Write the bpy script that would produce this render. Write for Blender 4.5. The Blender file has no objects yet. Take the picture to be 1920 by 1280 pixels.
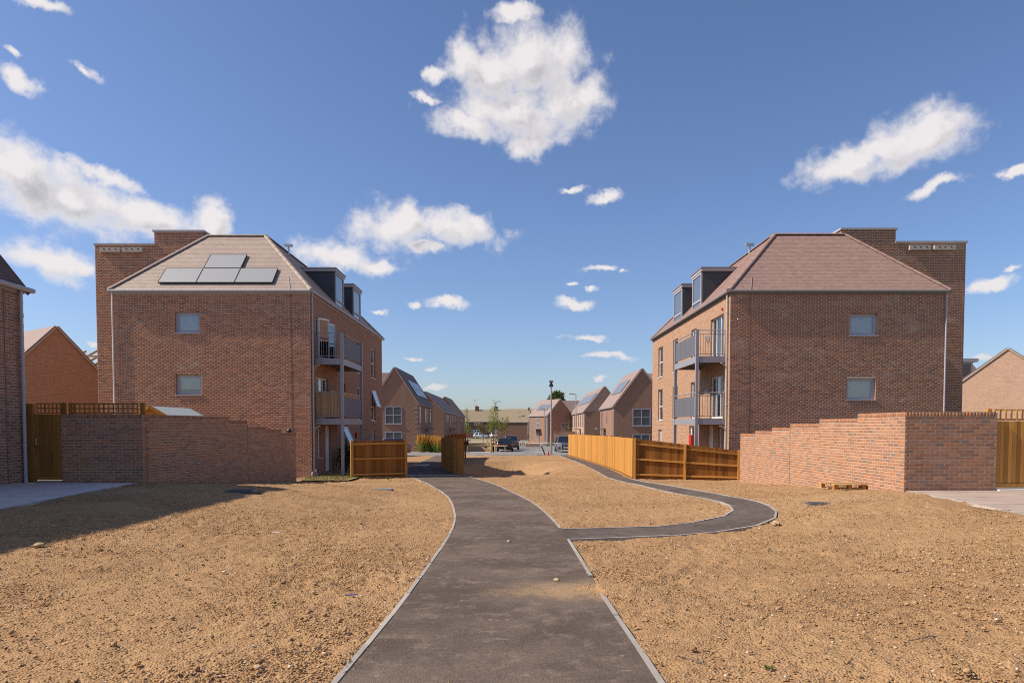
import bpy, math, random
import numpy as np
from mathutils import Vector, Matrix
random.seed(7); rng = np.random.default_rng(7)
SC = bpy.context.scene
COL = SC.collection
R = math.radians

# ------------------------------------------------------------------ camera, sky, sun, exposure
# the eye is the world origin (z = 0 is eye level, the ground lies about 1.6 m below)
PITCH = R(2.2)
cam = bpy.data.cameras.new('camera'); co = bpy.data.objects.new('camera', cam); COL.objects.link(co)
cam.sensor_width = 36.0; cam.lens = 24.0
cam.shift_y = (160 + 1280*math.tan(PITCH))/1920.0
cam.clip_start = 0.1; cam.clip_end = 4000
co.rotation_euler = (R(90) - PITCH, 0, 0)
SC.camera = co

SUN_EL, SUN_AZ = R(44.0), R(5.0)          # sun stands to the left, a little behind the camera
sdir = Vector((-math.cos(SUN_EL)*math.cos(SUN_AZ), -math.cos(SUN_EL)*math.sin(SUN_AZ), math.sin(SUN_EL)))
sl = bpy.data.lights.new('sun', 'SUN'); so = bpy.data.objects.new('sun', sl); COL.objects.link(so)
sl.energy = 5.0; sl.angle = R(0.53); sl.color = (1.0, 0.90, 0.76)
so.rotation_euler = (-sdir).to_track_quat('-Z', 'Y').to_euler()
so.location = (-40, -10, 40)

SC.view_settings.view_transform = 'Standard'; SC.view_settings.look = 'None'
SC.view_settings.exposure = 0.36; SC.view_settings.gamma = 1.0
SC.view_settings.use_curve_mapping = False
SC.cycles.use_denoising = False
SC.cycles.use_adaptive_sampling = True; SC.cycles.adaptive_threshold = 0.006; SC.cycles.filter_width = 1.05; SC.cycles.adaptive_min_samples = 24
SC.cycles.max_bounces = 6; SC.cycles.diffuse_bounces = 3; SC.cycles.transparent_max_bounces = 8
SC.cycles.sample_clamp_indirect = 4.0

# clouds: azimuth, elevation, half width, half height, tilt (degrees), seen from the ground all round
CLOUDS = [(1.8, 27.6, 4.59, 2.42, 0), (0.0, 24.2, 5.04, 1.72, -10), (4.5, 25.0, 3.14, 1.94, 0), (1.5, 22.1, 1.85, 1.12, 0), (-3.9, 27.9, 1.48, 1.6, -20), (-5.9, 26.8, 1.48, 0.61, 20), (0.2, 30.5, 2.62, 0.76, 0), (-7.0, 25.0, 1.47, 0.32, -8), (-3.3, 23.4, 3.42, 0.94, -10), (-1.5, 26.8, 2.63, 2.05, 0), (25.9, 18.8, 3.3, 1.25, 5), (30.8, 19.9, 2.9, 1.65, 2), (28.3, 19.3, 2.8, 1.35, 8), (31.5, 16.5, 2.12, 0.58, 9), (-9.4, 15.9, 3.53, 1.75, 0), (-4.6, 16.0, 3.73, 1.21, -8), (-7.5, 14.5, 2.61, 0.65, -5), (-14.3, 13.4, 3.24, 1.05, -8), (-11.4, 12.8, 2.47, 0.74, -8), (-35.7, 17.0, 3.2, 1.68, -12), (-32.9, 15.5, 4.67, 2.11, -10), (-28.0, 15.0, 4.48, 1.22, -8), (-23.6, 15.2, 1.63, 1.34, 0), (-30.3, 17.3, 3.61, 0.69, -15), (-33.9, 11.2, 2.56, 1.12, -12), (-32.1, 10.9, 1.08, 0.72, 0), (-35.3, 22.1, 1.52, 0.73, -15), (-31.5, 23.4, 0.89, 0.43, -25), (-34.0, 26.6, 1.65, 0.46, 0), (-35.6, 23.5, 0.87, 0.35, -20), (7.8, 18.2, 1.82, 0.55, 8), (4.8, 18.8, 1.49, 0.35, 0), (-5.3, 10.3, 2.29, 0.59, -3), (5.3, 10.2, 1.98, 0.55, -3), (5.0, 11.8, 0.75, 0.29, 0), (6.7, 11.3, 0.74, 0.25, 0), (6.2, 7.4, 2.2, 0.35, 0), (7.6, 5.8, 2.54, 0.35, 0), (-8.2, 5.7, 0.96, 0.22, 0), (-6.7, 4.9, 0.79, 0.31, 0), (-10.8, 9.5, 0.86, 0.25, 0), (-8.2, 10.0, 0.78, 0.34, 0), (7.5, 12.9, 1.74, 0.37, 0), (9.2, 12.6, 0.6, 0.29, 0), (-6.4, 3.2, 1.15, 0.26, 0), (7.2, 4.0, 0.75, 0.26, 0), (34.9, 9.6, 2.09, 0.63, 6), (35.9, 16.5, 1.16, 0.39, 10), (36.2, 10.6, 0.72, 0.31, 0), (34.7, 4.7, 0.9, 0.25, 0), (-31.4, 5.9, 0.45, 0.3, 0),
          (60, 22, 7, 2.5, 4), (95, 14, 8, 2.0, -4), (78, 35, 6, 2.5, 0), (140, 20, 9, 3.0, 5), (165, 12, 6, 1.6, 0), (-165, 25, 8, 3.0, -6), (-120, 12, 7, 1.8, 0), (-62, 24, 7, 2.5, 8), (-50, 12, 5, 1.4, 0), (115, 45, 7, 4.0, 0), (-140, 48, 7, 4.0, 0), (20, 55, 7, 4.0, 0)]

def ln(nt, a, b): nt.links.new(a, b)
def nd(nt, t, **kw):
    n = nt.nodes.new(t)
    for k, v in kw.items():
        if k.startswith('_'): setattr(n, k[1:], v)
    return n
def mth(nt, op, a, b=None, c=None, clamp=False):
    n = nt.nodes.new('ShaderNodeMath'); n.operation = op; n.use_clamp = clamp
    for i, x in enumerate((a, b, c)):
        if x is None: continue
        if isinstance(x, (int, float)): n.inputs[i].default_value = x
        else: nt.links.new(x, n.inputs[i])
    return n.outputs[0]
def vmt(nt, op, a, b=None):
    n = nt.nodes.new('ShaderNodeVectorMath'); n.operation = op
    for i, x in enumerate((a, b)):
        if x is None: continue
        if isinstance(x, (tuple, list)): n.inputs[i].default_value = x
        else: nt.links.new(x, n.inputs[i])
    return n.outputs['Value'] if op in ('LENGTH', 'DOT_PRODUCT') else n.outputs[0]
def tint(nt, c, k):
    n = nt.nodes.new('ShaderNodeVectorMath'); n.operation = 'SCALE'
    if isinstance(c, (tuple, list)): n.inputs[0].default_value = c
    else: nt.links.new(c, n.inputs[0])
    nt.links.new(k, n.inputs['Scale']); return n.outputs[0]
def mix(nt, fac, a, b, bt='MIX'):
    n = nt.nodes.new('ShaderNodeMix'); n.data_type = 'RGBA'; n.blend_type = bt
    for s, x in ((n.inputs[0], fac), (n.inputs[6], a), (n.inputs[7], b)):
        if isinstance(x, (int, float)): s.default_value = x
        elif isinstance(x, (tuple, list)): s.default_value = (*x[:3], 1)
        else: nt.links.new(x, s)
    return n.outputs[2]
def noise(nt, vec, scale, detail=2.0, rough=0.5, col=False):
    n = nt.nodes.new('ShaderNodeTexNoise'); n.inputs['Scale'].default_value = scale
    n.inputs['Detail'].default_value = detail; n.inputs['Roughness'].default_value = rough
    if vec is not None: nt.links.new(vec, n.inputs['Vector'])
    return n.outputs['Color' if col else 'Fac']
def ramp(nt, fac, stops, interp='LINEAR'):
    n = nt.nodes.new('ShaderNodeValToRGB'); cr = n.color_ramp; cr.interpolation = interp
    while len(cr.elements) < len(stops): cr.elements.new(0.5)
    for e, (p, c) in zip(cr.elements, stops):
        e.position = p; e.color = (c, c, c, 1) if isinstance(c, (int, float)) else (*c, 1)
    nt.links.new(fac, n.inputs[0]); return n.outputs[0]
def sstep(nt, x, a, b):
    n = nt.nodes.new('ShaderNodeMapRange'); n.interpolation_type = 'SMOOTHSTEP'
    n.inputs['From Min'].default_value = a; n.inputs['From Max'].default_value = b
    nt.links.new(x, n.inputs['Value']); return n.outputs[0]

world = bpy.data.worlds.new('World'); SC.world = world; world.use_nodes = True
wt = world.node_tree; wt.nodes.clear()
world.cycles.sampling_method = 'MANUAL'; world.cycles.sample_map_resolution = 512
SKY_STRENGTH = 0.092
sky = nd(wt, 'ShaderNodeTexSky', _sky_type='NISHITA', _sun_disc=False)
sky.sun_elevation = SUN_EL; sky.sun_rotation = R(-95); sky.air_density = 1.0; sky.dust_density = 0.75; sky.ozone_density = 2.2; sky.altitude = 60
# cloud density group: direction as (azimuth, elevation) in degrees -> density
def cloud_group(name, clouds, det):
    cg = bpy.data.node_groups.new(name, 'ShaderNodeTree')
    cg.interface.new_socket('P', in_out='INPUT', socket_type='NodeSocketVector')
    cg.interface.new_socket('D', in_out='OUTPUT', socket_type='NodeSocketFloat')
    gi = cg.nodes.new('NodeGroupInput'); go = cg.nodes.new('NodeGroupOutput')
    wp = vmt(cg, 'SUBTRACT', noise(cg, gi.outputs[0], 0.42, det-2, 0.62, True), (0.5, 0.5, 0.5))
    sc1 = nd(cg, 'ShaderNodeVectorMath', _operation='MULTIPLY'); ln(cg, wp, sc1.inputs[0]); sc1.inputs[1].default_value = (3.0, 2.1, 0)
    pw = vmt(cg, 'ADD', gi.outputs[0], sc1.outputs[0])
    acc = None
    for (a, e, w, h, t) in clouds:
        mp = nd(cg, 'ShaderNodeMapping', _vector_type='TEXTURE')
        mp.inputs['Location'].default_value = (a, e, 0); mp.inputs['Rotation'].default_value = (0, 0, R(t)); mp.inputs['Scale'].default_value = (w*(1.3 if h > 0.9 else 1.0), h*(1.34 if h > 0.9 else 1.0), 1)
        if acc is None: ln(cg, pw, mp.inputs['Vector'])
        else:                                                       # chained so that the shader stack stays small
            ma = nd(cg, 'ShaderNodeVectorMath', _operation='MULTIPLY_ADD'); ln(cg, acc, ma.inputs[0]); ma.inputs[1].default_value = (1e-7, 1e-7, 0); ln(cg, pw, ma.inputs[2]); ln(cg, ma.outputs[0], mp.inputs['Vector'])
        L_ = vmt(cg, 'LENGTH', mp.outputs[0])
        acc = L_ if acc is None else mth(cg, 'MINIMUM', acc, L_)
    f1 = noise(cg, gi.outputs[0], 0.5, det, 0.60)
    dd = mth(cg, 'ADD', mth(cg, 'SUBTRACT', 1.0, acc), mth(cg, 'MULTIPLY', mth(cg, 'SUBTRACT', f1, 0.5), 1.5))
    ln(cg, dd, go.inputs[0]); return cg
CG = cloud_group('cloud_density', CLOUDS, 8.0); CG2 = cloud_group('cloud_shade', [c for c in CLOUDS if c[3] > 0.9], 5.0)
tc = nd(wt, 'ShaderNodeTexCoord')
sx = nd(wt, 'ShaderNodeSeparateXYZ'); ln(wt, tc.outputs['Generated'], sx.inputs[0])
az = mth(wt, 'MULTIPLY', mth(wt, 'ARCTAN2', sx.outputs[0], sx.outputs[1]), 57.2958)
el = mth(wt, 'MULTIPLY', mth(wt, 'ARCSINE', sx.outputs[2]), 57.2958)
cb = nd(wt, 'ShaderNodeCombineXYZ'); ln(wt, az, cb.inputs[0]); ln(wt, el, cb.inputs[1])
def dens(vec, grp):
    g = nd(wt, 'ShaderNodeGroup'); g.node_tree = grp; ln(wt, vec, g.inputs[0]); return g.outputs[0]
d0 = dens(cb.outputs[0], CG)
d1 = dens(vmt(wt, 'ADD', cb.outputs[0], (-0.9, 1.25, 0)), CG2)      # towards the sun: self shading
alpha = sstep(wt, d0, -0.08, 0.72)
lit = sstep(wt, mth(wt, 'SUBTRACT', d0, d1), -0.25, 0.5)
thick = sstep(wt, d0, 0.3, 1.0)
shade = mth(wt, 'SUBTRACT', 1.0, mth(wt, 'MULTIPLY', thick, mth(wt, 'SUBTRACT', 1.0, lit)))
ccol = mix(wt, shade, (3.9, 3.9, 4.25), (7.5, 7.15, 7.1))
skyc = mix(wt, 1.0, sky.outputs[0], (0.90, 0.965, 1.16), 'MULTIPLY')
hz = sstep(wt, el, -1.0, 13.0)
ccol = mix(wt, hz, mix(wt, 0.5, ccol, (4.2, 4.6, 5.4)), ccol)
fin = mix(wt, mth(wt, 'MULTIPLY', alpha, 0.96), skyc, ccol)
bg = nd(wt, 'ShaderNodeBackground'); bg.inputs['Strength'].default_value = SKY_STRENGTH
ln(wt, fin, bg.inputs['Color'])
wo = nd(wt, 'ShaderNodeOutputWorld'); ln(wt, bg.outputs[0], wo.inputs['Surface'])

# ------------------------------------------------------------------ helpers
class MB:
    """collects shapes, builds ONE mesh object"""
    def __init__(s): s.v = []; s.f = []; s.m = []
    def add(s, vs, fs, m=0):
        n = len(s.v); s.v += [tuple(x) for x in vs]
        for f in fs: s.f.append(tuple(i+n for i in f)); s.m.append(m)
        return s
    def box(s, x0, x1, y0, y1, z0, z1, m=0):
        x0, x1 = sorted((x0, x1)); y0, y1 = sorted((y0, y1)); z0, z1 = sorted((z0, z1))
        return s.add([(x0,y0,z0),(x1,y0,z0),(x1,y1,z0),(x0,y1,z0),(x0,y0,z1),(x1,y0,z1),(x1,y1,z1),(x0,y1,z1)],
              [(3,2,1,0),(4,5,6,7),(0,1,5,4),(1,2,6,5),(2,3,7,6),(3,0,4,7)], m)
    def obox(s, c, a, b, d, m=0):
        """oriented box: centre and three half axes (right-handed)"""
        c, a, b, d = map(Vector, (c, a, b, d))
        if a.cross(b).dot(d) < 0: a = -a
        P = [c+a*i+b*j+d*k for k in (-1,1) for i, j in ((-1,-1),(1,-1),(1,1),(-1,1))]
        return s.add(P, [(3,2,1,0),(4,5,6,7),(0,1,5,4),(1,2,6,5),(2,3,7,6),(3,0,4,7)], m)
    def bar(s, p, q, w, h, up=(0,0,1), m=0):
        p, q, up = Vector(p), Vector(q), Vector(up)
        a = (q-p)/2; side = a.cross(up)
        if side.length < 1e-6: side = a.cross(Vector((1,0,0)))
        side.normalize(); u2 = side.cross(a).normalized()
        return s.obox((p+q)/2, a, side*w/2, u2*h/2, m)
    def tube(s, p, q, r, n=8, r2=None, m=0, caps=True):
        p, q = Vector(p), Vector(q); r2 = r if r2 is None else r2
        a = (q-p).normalized(); t = a.cross(Vector((0,0,1)))
        if t.length < 1e-4: t = a.cross(Vector((1,0,0)))
        t.normalize(); b = a.cross(t)
        P = []
        for c, rr in ((p, r), (q, r2)):
            for i in range(n):
                an = 2*math.pi*i/n; P.append(c + t*math.cos(an)*rr + b*math.sin(an)*rr)
        F = [(i, (i+1) % n, n+(i+1) % n, n+i) for i in range(n)]
        if caps: F += [tuple(range(n-1, -1, -1)), tuple(range(n, 2*n))]
        return s.add(P, F, m)
    def poly(s, pts, m=0): return s.add(pts, [tuple(range(len(pts)))], m)
    def prism(s, pts, vec, m=0):
        n = len(pts); vec = Vector(vec); P = [Vector(p) for p in pts]
        nrm = sum(((P[i]-P[0]).cross(P[i+1]-P[0]) for i in range(1, n-1)), Vector())
        if nrm.dot(vec) > 0: P.reverse()
        Q = [p+vec for p in P]
        F = [tuple(range(n)), tuple(range(2*n-1, n-1, -1))] + [((i+1) % n, i, n+i, n+(i+1) % n) for i in range(n)]
        return s.add(P+Q, F, m)
    def mesh(s, name, mats):
        me = bpy.data.meshes.new(name); me.from_pydata(s.v, [], s.f)
        mats = mats if isinstance(mats, (list, tuple)) else [mats]
        for mt in mats: me.materials.append(mt)
        if len(mats) > 1: me.polygons.foreach_set('material_index', s.m)
        me.update(); return me
    def build(s, name, mats, parent=None, local=False, smooth=False):
        me = s.mesh(name, mats)
        if smooth: me.polygons.foreach_set('use_smooth', [True]*len(me.polygons))
        return link(name, me, parent, local)
def wpos(o):
    p = Vector((0, 0, 0))
    while o is not None: p += o.location; o = o.parent
    return p
def link(name, me, parent=None, local=False):
    o = bpy.data.objects.new(name, me); COL.objects.link(o)
    if parent is not None:
        o.parent = parent
        if not local: o.location = -wpos(parent)
    return o
def put(name, me, parent, mat4):
    """an own object that shares mesh data, placed by a world matrix (parents are never rotated here)"""
    o = bpy.data.objects.new(name, me); COL.objects.link(o)
    m = mat4.copy()
    if parent is not None: o.parent = parent; m.translation = m.translation - wpos(parent)
    o.matrix_basis = m
    return o
def tag(o, label=None, cat=None, group=None, kind=None):
    for k, v in (('label', label), ('category', cat), ('group', group), ('kind', kind)):
        if v: o[k] = v
    return o
def empty(name, loc, label, cat, group=None, rz=0.0):
    o = bpy.data.objects.new(name, None); COL.objects.link(o); o.location = loc; o.rotation_euler = (0, 0, rz)
    o.empty_display_size = 0.2
    return tag(o, label, cat, group)
def copy_tree(o, parent=None):
    c = o.copy(); COL.objects.link(c)
    if parent is not None: c.parent = parent
    for ch in [x for x in o.children]: copy_tree(ch, c)
    return c
def np_mesh(name, V, Fq, mats, parent=None, mi=None, kind=None):
    """quads from numpy arrays"""
    me = bpy.data.meshes.new(name); nv, nf = len(V), len(Fq); k = Fq.shape[1]
    me.vertices.add(nv); me.vertices.foreach_set('co', np.asarray(V, np.float32).ravel())
    me.loops.add(nf*k); me.loops.foreach_set('vertex_index', np.asarray(Fq, np.int32).ravel())
    me.polygons.add(nf); me.polygons.foreach_set('loop_start', np.arange(0, nf*k, k, dtype=np.int32))
    me.polygons.foreach_set('loop_total', np.full(nf, k, np.int32))
    mats = mats if isinstance(mats, (list, tuple)) else [mats]
    for m in mats: me.materials.append(m)
    if mi is not None: me.polygons.foreach_set('material_index', np.asarray(mi, np.int32))
    me.update(calc_edges=True); me.validate()
    o = link(name, me, parent)
    return tag(o, kind=kind)

# ------------------------------------------------------------------ materials
def newmat(name):
    m = bpy.data.materials.new(name); m.use_nodes = True; nt = m.node_tree
    b = nt.nodes['Principled BSDF']; return m, nt, b
def posn(nt): return nd(nt, 'ShaderNodeNewGeometry').outputs['Position']
def rnd(nt):
    g = nd(nt, 'ShaderNodeNewGeometry'); oi = nd(nt, 'ShaderNodeObjectInfo')
    return mth(nt, 'FRACT', mth(nt, 'ADD', g.outputs['Random Per Island'], oi.outputs['Random']))
def bump(nt, b, h, strength, dist):
    n = nd(nt, 'ShaderNodeBump'); n.inputs['Strength'].default_value = strength; n.inputs['Distance'].default_value = dist
    ln(nt, h, n.inputs['Height']); ln(nt, n.outputs[0], b.inputs['Normal']); return n
def plain(name, col, rough=0.6, var=0.12, scale=6.0, metal=0.0, spec=0.4, bmp=0.0, bscale=60.0, island=0.0):
    m, nt, b = newmat(name); p = posn(nt)
    f = noise(nt, p, scale, 4.0, 0.6)
    k = mth(nt, 'MULTIPLY_ADD', f, 2*var, 1-var)
    if island: k = mth(nt, 'MULTIPLY', k, mth(nt, 'MULTIPLY_ADD', rnd(nt), 2*island, 1-island))
    c = tint(nt, col, k)
    ln(nt, c, b.inputs['Base Color'])
    b.inputs['Roughness'].default_value = rough; b.inputs['Metallic'].default_value = metal; b.inputs['Specular IOR Level'].default_value = spec
    if bmp: bump(nt, b, noise(nt, p, bscale, 4.0, 0.6), bmp, 0.01)
    return m
def brickmat(name, stops, tone=(0.90, 1.10), patch=None):
    """for bricks that are real pieces: colour by piece"""
    m, nt, b = newmat(name); p = posn(nt); r = rnd(nt)
    c = ramp(nt, r, stops, 'CONSTANT')
    r2 = nd(nt, 'ShaderNodeTexWhiteNoise', _noise_dimensions='1D'); ln(nt, mth(nt, 'MULTIPLY', r, 917.0), r2.inputs['W'])
    k = mth(nt, 'MULTIPLY_ADD', r2.outputs['Value'], tone[1]-tone[0], tone[0])
    k = mth(nt, 'MULTIPLY', k, mth(nt, 'MULTIPLY_ADD', noise(nt, p, 38.0, 4.0, 0.7), 0.7, 0.65))
    if patch:
        c = mix(nt, mth(nt, 'MULTIPLY', sstep(nt, noise(nt, p, 0.45, 3.0), 0.50, 0.66), 0.65), c, patch)
    if patch:                                                     # lime bloom drawn out along the courses
        mp = nd(nt, 'ShaderNodeMapping'); mp.inputs['Scale'].default_value = (0.5, 0.5, 1.1); ln(nt, p, mp.inputs['Vector'])
        c = mix(nt, mth(nt, 'MULTIPLY', sstep(nt, noise(nt, mp.outputs[0], 1.0, 7.0, 0.72), 0.52, 0.72), 0.42), c, (0.46,0.36,0.28))
    cc = tint(nt, c, k)
    ln(nt, cc, b.inputs['Base Color']); b.inputs['Roughness'].default_value = 0.88; b.inputs['Specular IOR Level'].default_value = 0.25
    bump(nt, b, noise(nt, p, 90.0, 5.0, 0.65), 0.35, 0.006)
    return m
def bricktex(name, c1, c2, mortar, extra=None):
    """walls whose bricks are too small in view to build"""
    m, nt, b = newmat(name)
    tcn = nd(nt, 'ShaderNodeTexCoord')
    T = vmt(nt, 'CROSS_PRODUCT', (0, 0, 1), tcn.outputs['Normal'])
    u = vmt(nt, 'DOT_PRODUCT', T, tcn.outputs['Object'])
    sp = nd(nt, 'ShaderNodeSeparateXYZ'); ln(nt, tcn.outputs['Object'], sp.inputs[0])
    cv = nd(nt, 'ShaderNodeCombineXYZ'); ln(nt, u, cv.inputs[0]); ln(nt, sp.outputs[2], cv.inputs[1])
    bt = nd(nt, 'ShaderNodeTexBrick'); ln(nt, cv.outputs[0], bt.inputs['Vector'])
    bt.inputs['Scale'].default_value = 1.0; bt.inputs['Brick Width'].default_value = 0.225; bt.inputs['Row Height'].default_value = 0.075
    bt.inputs['Mortar Size'].default_value = 0.006; bt.inputs['Mortar Smooth'].default_value = 0.1; bt.inputs['Bias'].default_value = -0.1
    bt.inputs['Color1'].default_value = (*c1, 1); bt.inputs['Color2'].default_value = (*c2, 1); bt.inputs['Mortar'].default_value = (*mortar, 1)
    f = noise(nt, tcn.outputs['Object'], 0.7, 5.0, 0.6)
    c = mix(nt, mth(nt, 'MULTIPLY', sstep(nt, f, 0.4, 0.7), 0.35), bt.outputs['Color'], extra or c1)
    cc = tint(nt, c, mth(nt, 'MULTIPLY_ADD', noise(nt, tcn.outputs['Object'], 9.0, 5.0, 0.7), 0.7, 0.65))
    ln(nt, cc, b.inputs['Base Color']); b.inputs['Roughness'].default_value = 0.9; b.inputs['Specular IOR Level'].default_value = 0.25
    bump(nt, b, mth(nt, 'SUBTRACT', 1.0, bt.outputs['Fac']), 0.5, 0.006)
    return m
def woodmat(name, c1, c2, knots=True, rough=0.75):
    m, nt, b = newmat(name); p = posn(nt); r = rnd(nt)
    mp = nd(nt, 'ShaderNodeMapping'); mp.inputs['Scale'].default_value = (9, 9, 0.7); ln(nt, p, mp.inputs['Vector'])
    off = nd(nt, 'ShaderNodeCombineXYZ'); ln(nt, mth(nt, 'MULTIPLY', r, 31.0), off.inputs[0])
    pv = vmt(nt, 'ADD', mp.outputs[0], off.outputs[0])
    g = noise(nt, pv, 2.2, 6.0, 0.65)
    c = mix(nt, g, c1, c2)
    if knots:
        vo = nd(nt, 'ShaderNodeTexVoronoi'); vo.inputs['Scale'].default_value = 0.7; ln(nt, pv, vo.inputs['Vector'])
        kn = mth(nt, 'SUBTRACT', 1.0, sstep(nt, vo.outputs['Distance'], 0.05, 0.16))
        c = mix(nt, mth(nt, 'MULTIPLY', kn, 0.8), c, (0.09, 0.035, 0.012))
    cc = tint(nt, c, mth(nt, 'MULTIPLY_ADD', r, 0.62, 0.66))
    ln(nt, cc, b.inputs['Base Color']); b.inputs['Roughness'].default_value = rough; b.inputs['Specular IOR Level'].default_value = 0.2
    bump(nt, b, g, 0.3, 0.006)
    return m

M = {}
GW = [(0, (0.385, 0.185, 0.1)), (0.22, (0.337, 0.162, 0.091)), (0.42, (0.405, 0.208, 0.117)), (0.62, (0.356, 0.185, 0.113)), (0.8, (0.289, 0.153, 0.096)), (0.93, (0.242, 0.162, 0.121)), (0.975, (0.443, 0.166, 0.07))]
M['brick_wall'] = brickmat('garden_wall_brick', GW)
BW = [(0, (0.339, 0.142, 0.075)), (0.2, (0.281, 0.115, 0.064)), (0.4, (0.366, 0.165, 0.092)), (0.58, (0.249, 0.103, 0.063)), (0.74, (0.329, 0.149, 0.09)), (0.88, (0.201, 0.091, 0.062)), (0.965, (0.445, 0.167, 0.066))]
M['brick_block'] = brickmat('block_brick', BW, patch=(0.30, 0.115, 0.055))
M['brick_block_r'] = brickmat('block_brick_brown', [(p, (c[0]*0.80, c[1]*0.84, c[2]*0.90)) for p, c in BW], patch=(0.26, 0.11, 0.06))
HW = [(0, (0.30,0.155,0.105)), (0.3, (0.25,0.13,0.09)), (0.55, (0.33,0.175,0.12)), (0.75, (0.22,0.12,0.09)), (0.9, (0.36,0.15,0.08))]
M['brick_house'] = brickmat('house_brick', HW)
M['mortar'] = plain('mortar', (0.455, 0.37, 0.29), 0.95, 0.15, 12, bmp=0.3)
M['mortar_dark'] = plain('mortar_buff', (0.60, 0.47, 0.36), 0.95, 0.15, 12, bmp=0.3)
M['bt_block'] = bricktex('block_side_brick', (0.40,0.235,0.145), (0.31,0.17,0.105), (0.50,0.38,0.28), (0.42,0.23,0.13))  # lighter copy for the sunlit right block, sunlight put into the colour
M['bt_block_shade'] = bricktex('block_side_brick_shade', (0.32,0.17,0.105), (0.24,0.122,0.078), (0.44,0.33,0.24), (0.33,0.16,0.09))  # same brick as bt_block, the left block's shade put into the colour
M['bt_far'] = bricktex('far_house_brick', (0.30,0.155,0.10), (0.22,0.11,0.075), (0.36,0.27,0.2))
M['bt_far_buff'] = bricktex('far_house_brick_buff', (0.46,0.29,0.20), (0.38,0.22,0.15), (0.50,0.40,0.31))
M['bt_orange'] = bricktex('orange_brick', (0.42,0.215,0.13), (0.34,0.165,0.10), (0.45,0.34,0.25))
M['bt_old'] = bricktex('old_brick', (0.17,0.085,0.055), (0.13,0.065,0.045), (0.2,0.15,0.12))
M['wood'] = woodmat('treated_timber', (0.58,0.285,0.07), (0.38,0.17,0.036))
M['wood_shade'] = woodmat('shade_timber', (0.37,0.155,0.033), (0.18,0.066,0.012))  # same timber as wood, shade put into a darker colour
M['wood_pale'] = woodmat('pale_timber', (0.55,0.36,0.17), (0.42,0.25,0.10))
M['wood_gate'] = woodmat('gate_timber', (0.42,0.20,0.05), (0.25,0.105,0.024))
M['trim'] = plain('grey_trim', (0.40,0.385,0.40), 0.5, 0.06)
M['trim_dark'] = plain('dark_trim', (0.20,0.185,0.19), 0.5, 0.06)
M['frame'] = plain('window_frame_grey', (0.38,0.38,0.44), 0.45, 0.05)
M['frame_white'] = plain('white_frame', (0.74,0.74,0.73), 0.5, 0.05)
M['steel'] = plain('painted_steel', (0.27,0.27,0.305), 0.45, 0.06, metal=0.0)
M['galv'] = plain('galvanised_steel', (0.45,0.46,0.47), 0.4, 0.15, 20, metal=0.6)
M['panel'] = plain('privacy_panel', (0.125,0.125,0.145), 0.6, 0.08)
M['zinc'] = plain('zinc_cladding', (0.045,0.05,0.062), 0.55, 0.15, 3)
M['zinc_light'] = plain('pale_cladding', (0.42,0.46,0.45), 0.55, 0.1, 3)
M['black'] = plain('black_plastic', (0.015,0.015,0.017), 0.5, 0.1)
M['dark'] = plain('dark_interior', (0.02,0.02,0.022), 0.9, 0.1)
M['room'] = plain('room_wall', (0.35,0.34,0.33), 0.9, 0.1)
M['blind'] = plain('window_blind', (0.78,0.77,0.79), 0.8, 0.04, 3)
M['white'] = plain('white_paint', (0.72,0.71,0.69), 0.6, 0.06)
M['red'] = plain('red_paint', (0.55,0.03,0.02), 0.4, 0.05)
M['concrete'] = plain('concrete_edging', (0.34,0.305,0.27), 0.9, 0.22, 7, bmp=0.4, bscale=80, island=0.12)
M['stone'] = plain('stone', (0.50,0.38,0.27), 0.9, 0.25, 14, bmp=0.5, bscale=40, island=0.2)
M['felt'] = plain('roof_felt', (0.40,0.43,0.42), 0.9, 0.1, 9, bmp=0.2)
M['cover'] = plain('cast_iron', (0.10,0.10,0.105), 0.6, 0.25, 20, metal=0.2)
M['cover_pale'] = plain('galvanised_cover', (0.33,0.31,0.29), 0.6, 0.2, 20)
def tilemat(name, a, b_, rough=0.75):
    m, nt, b = newmat(name); p = posn(nt); r = rnd(nt)
    c = mix(nt, r, a, b_)
    cc = tint(nt, c, mth(nt, 'MULTIPLY_ADD', noise(nt, p, 1.2, 5.0, 0.65), 0.3, 0.85))
    ln(nt, cc, b.inputs['Base Color']); b.inputs['Roughness'].default_value = rough; b.inputs['Specular IOR Level'].default_value = 0.35
    bump(nt, b, noise(nt, p, 70.0, 3.0, 0.6), 0.25, 0.005)
    return m
M['tile'] = tilemat('roof_tile', (0.305,0.195,0.16), (0.255,0.158,0.13))
M['tile_sheen'] = tilemat('roof_tile_sheen', (0.405,0.31,0.25), (0.36,0.27,0.215), 0.55)  # same tile as the right roof, grazing sheen put into a paler colour
M['tile_dark'] = tilemat('roof_tile_plum', (0.20,0.125,0.115), (0.14,0.09,0.085))
def rooftex(name, a, b_):
    m, nt, b = newmat(name)
    tcn = nd(nt, 'ShaderNodeTexCoord'); sp = nd(nt, 'ShaderNodeSeparateXYZ'); ln(nt, tcn.outputs['Object'], sp.inputs[0])
    w = mth(nt, 'FRACT', mth(nt, 'MULTIPLY', sp.outputs[2], 9.0))
    f = noise(nt, tcn.outputs['Object'], 1.5, 6.0, 0.65)
    c = mix(nt, f, a, b_)
    cc = tint(nt, c, mth(nt, 'MULTIPLY_ADD', sstep(nt, w, 0.0, 0.3), 0.25, 0.78))
    ln(nt, cc, b.inputs['Base Color']); b.inputs['Roughness'].default_value = 0.8
    bump(nt, b, w, 0.4, 0.02)
    return m
M['roof_far'] = rooftex('far_roof', (0.31,0.22,0.19), (0.22,0.155,0.135))
M['roof_brown'] = rooftex('far_roof_brown', (0.29,0.225,0.145), (0.22,0.165,0.105))
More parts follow.
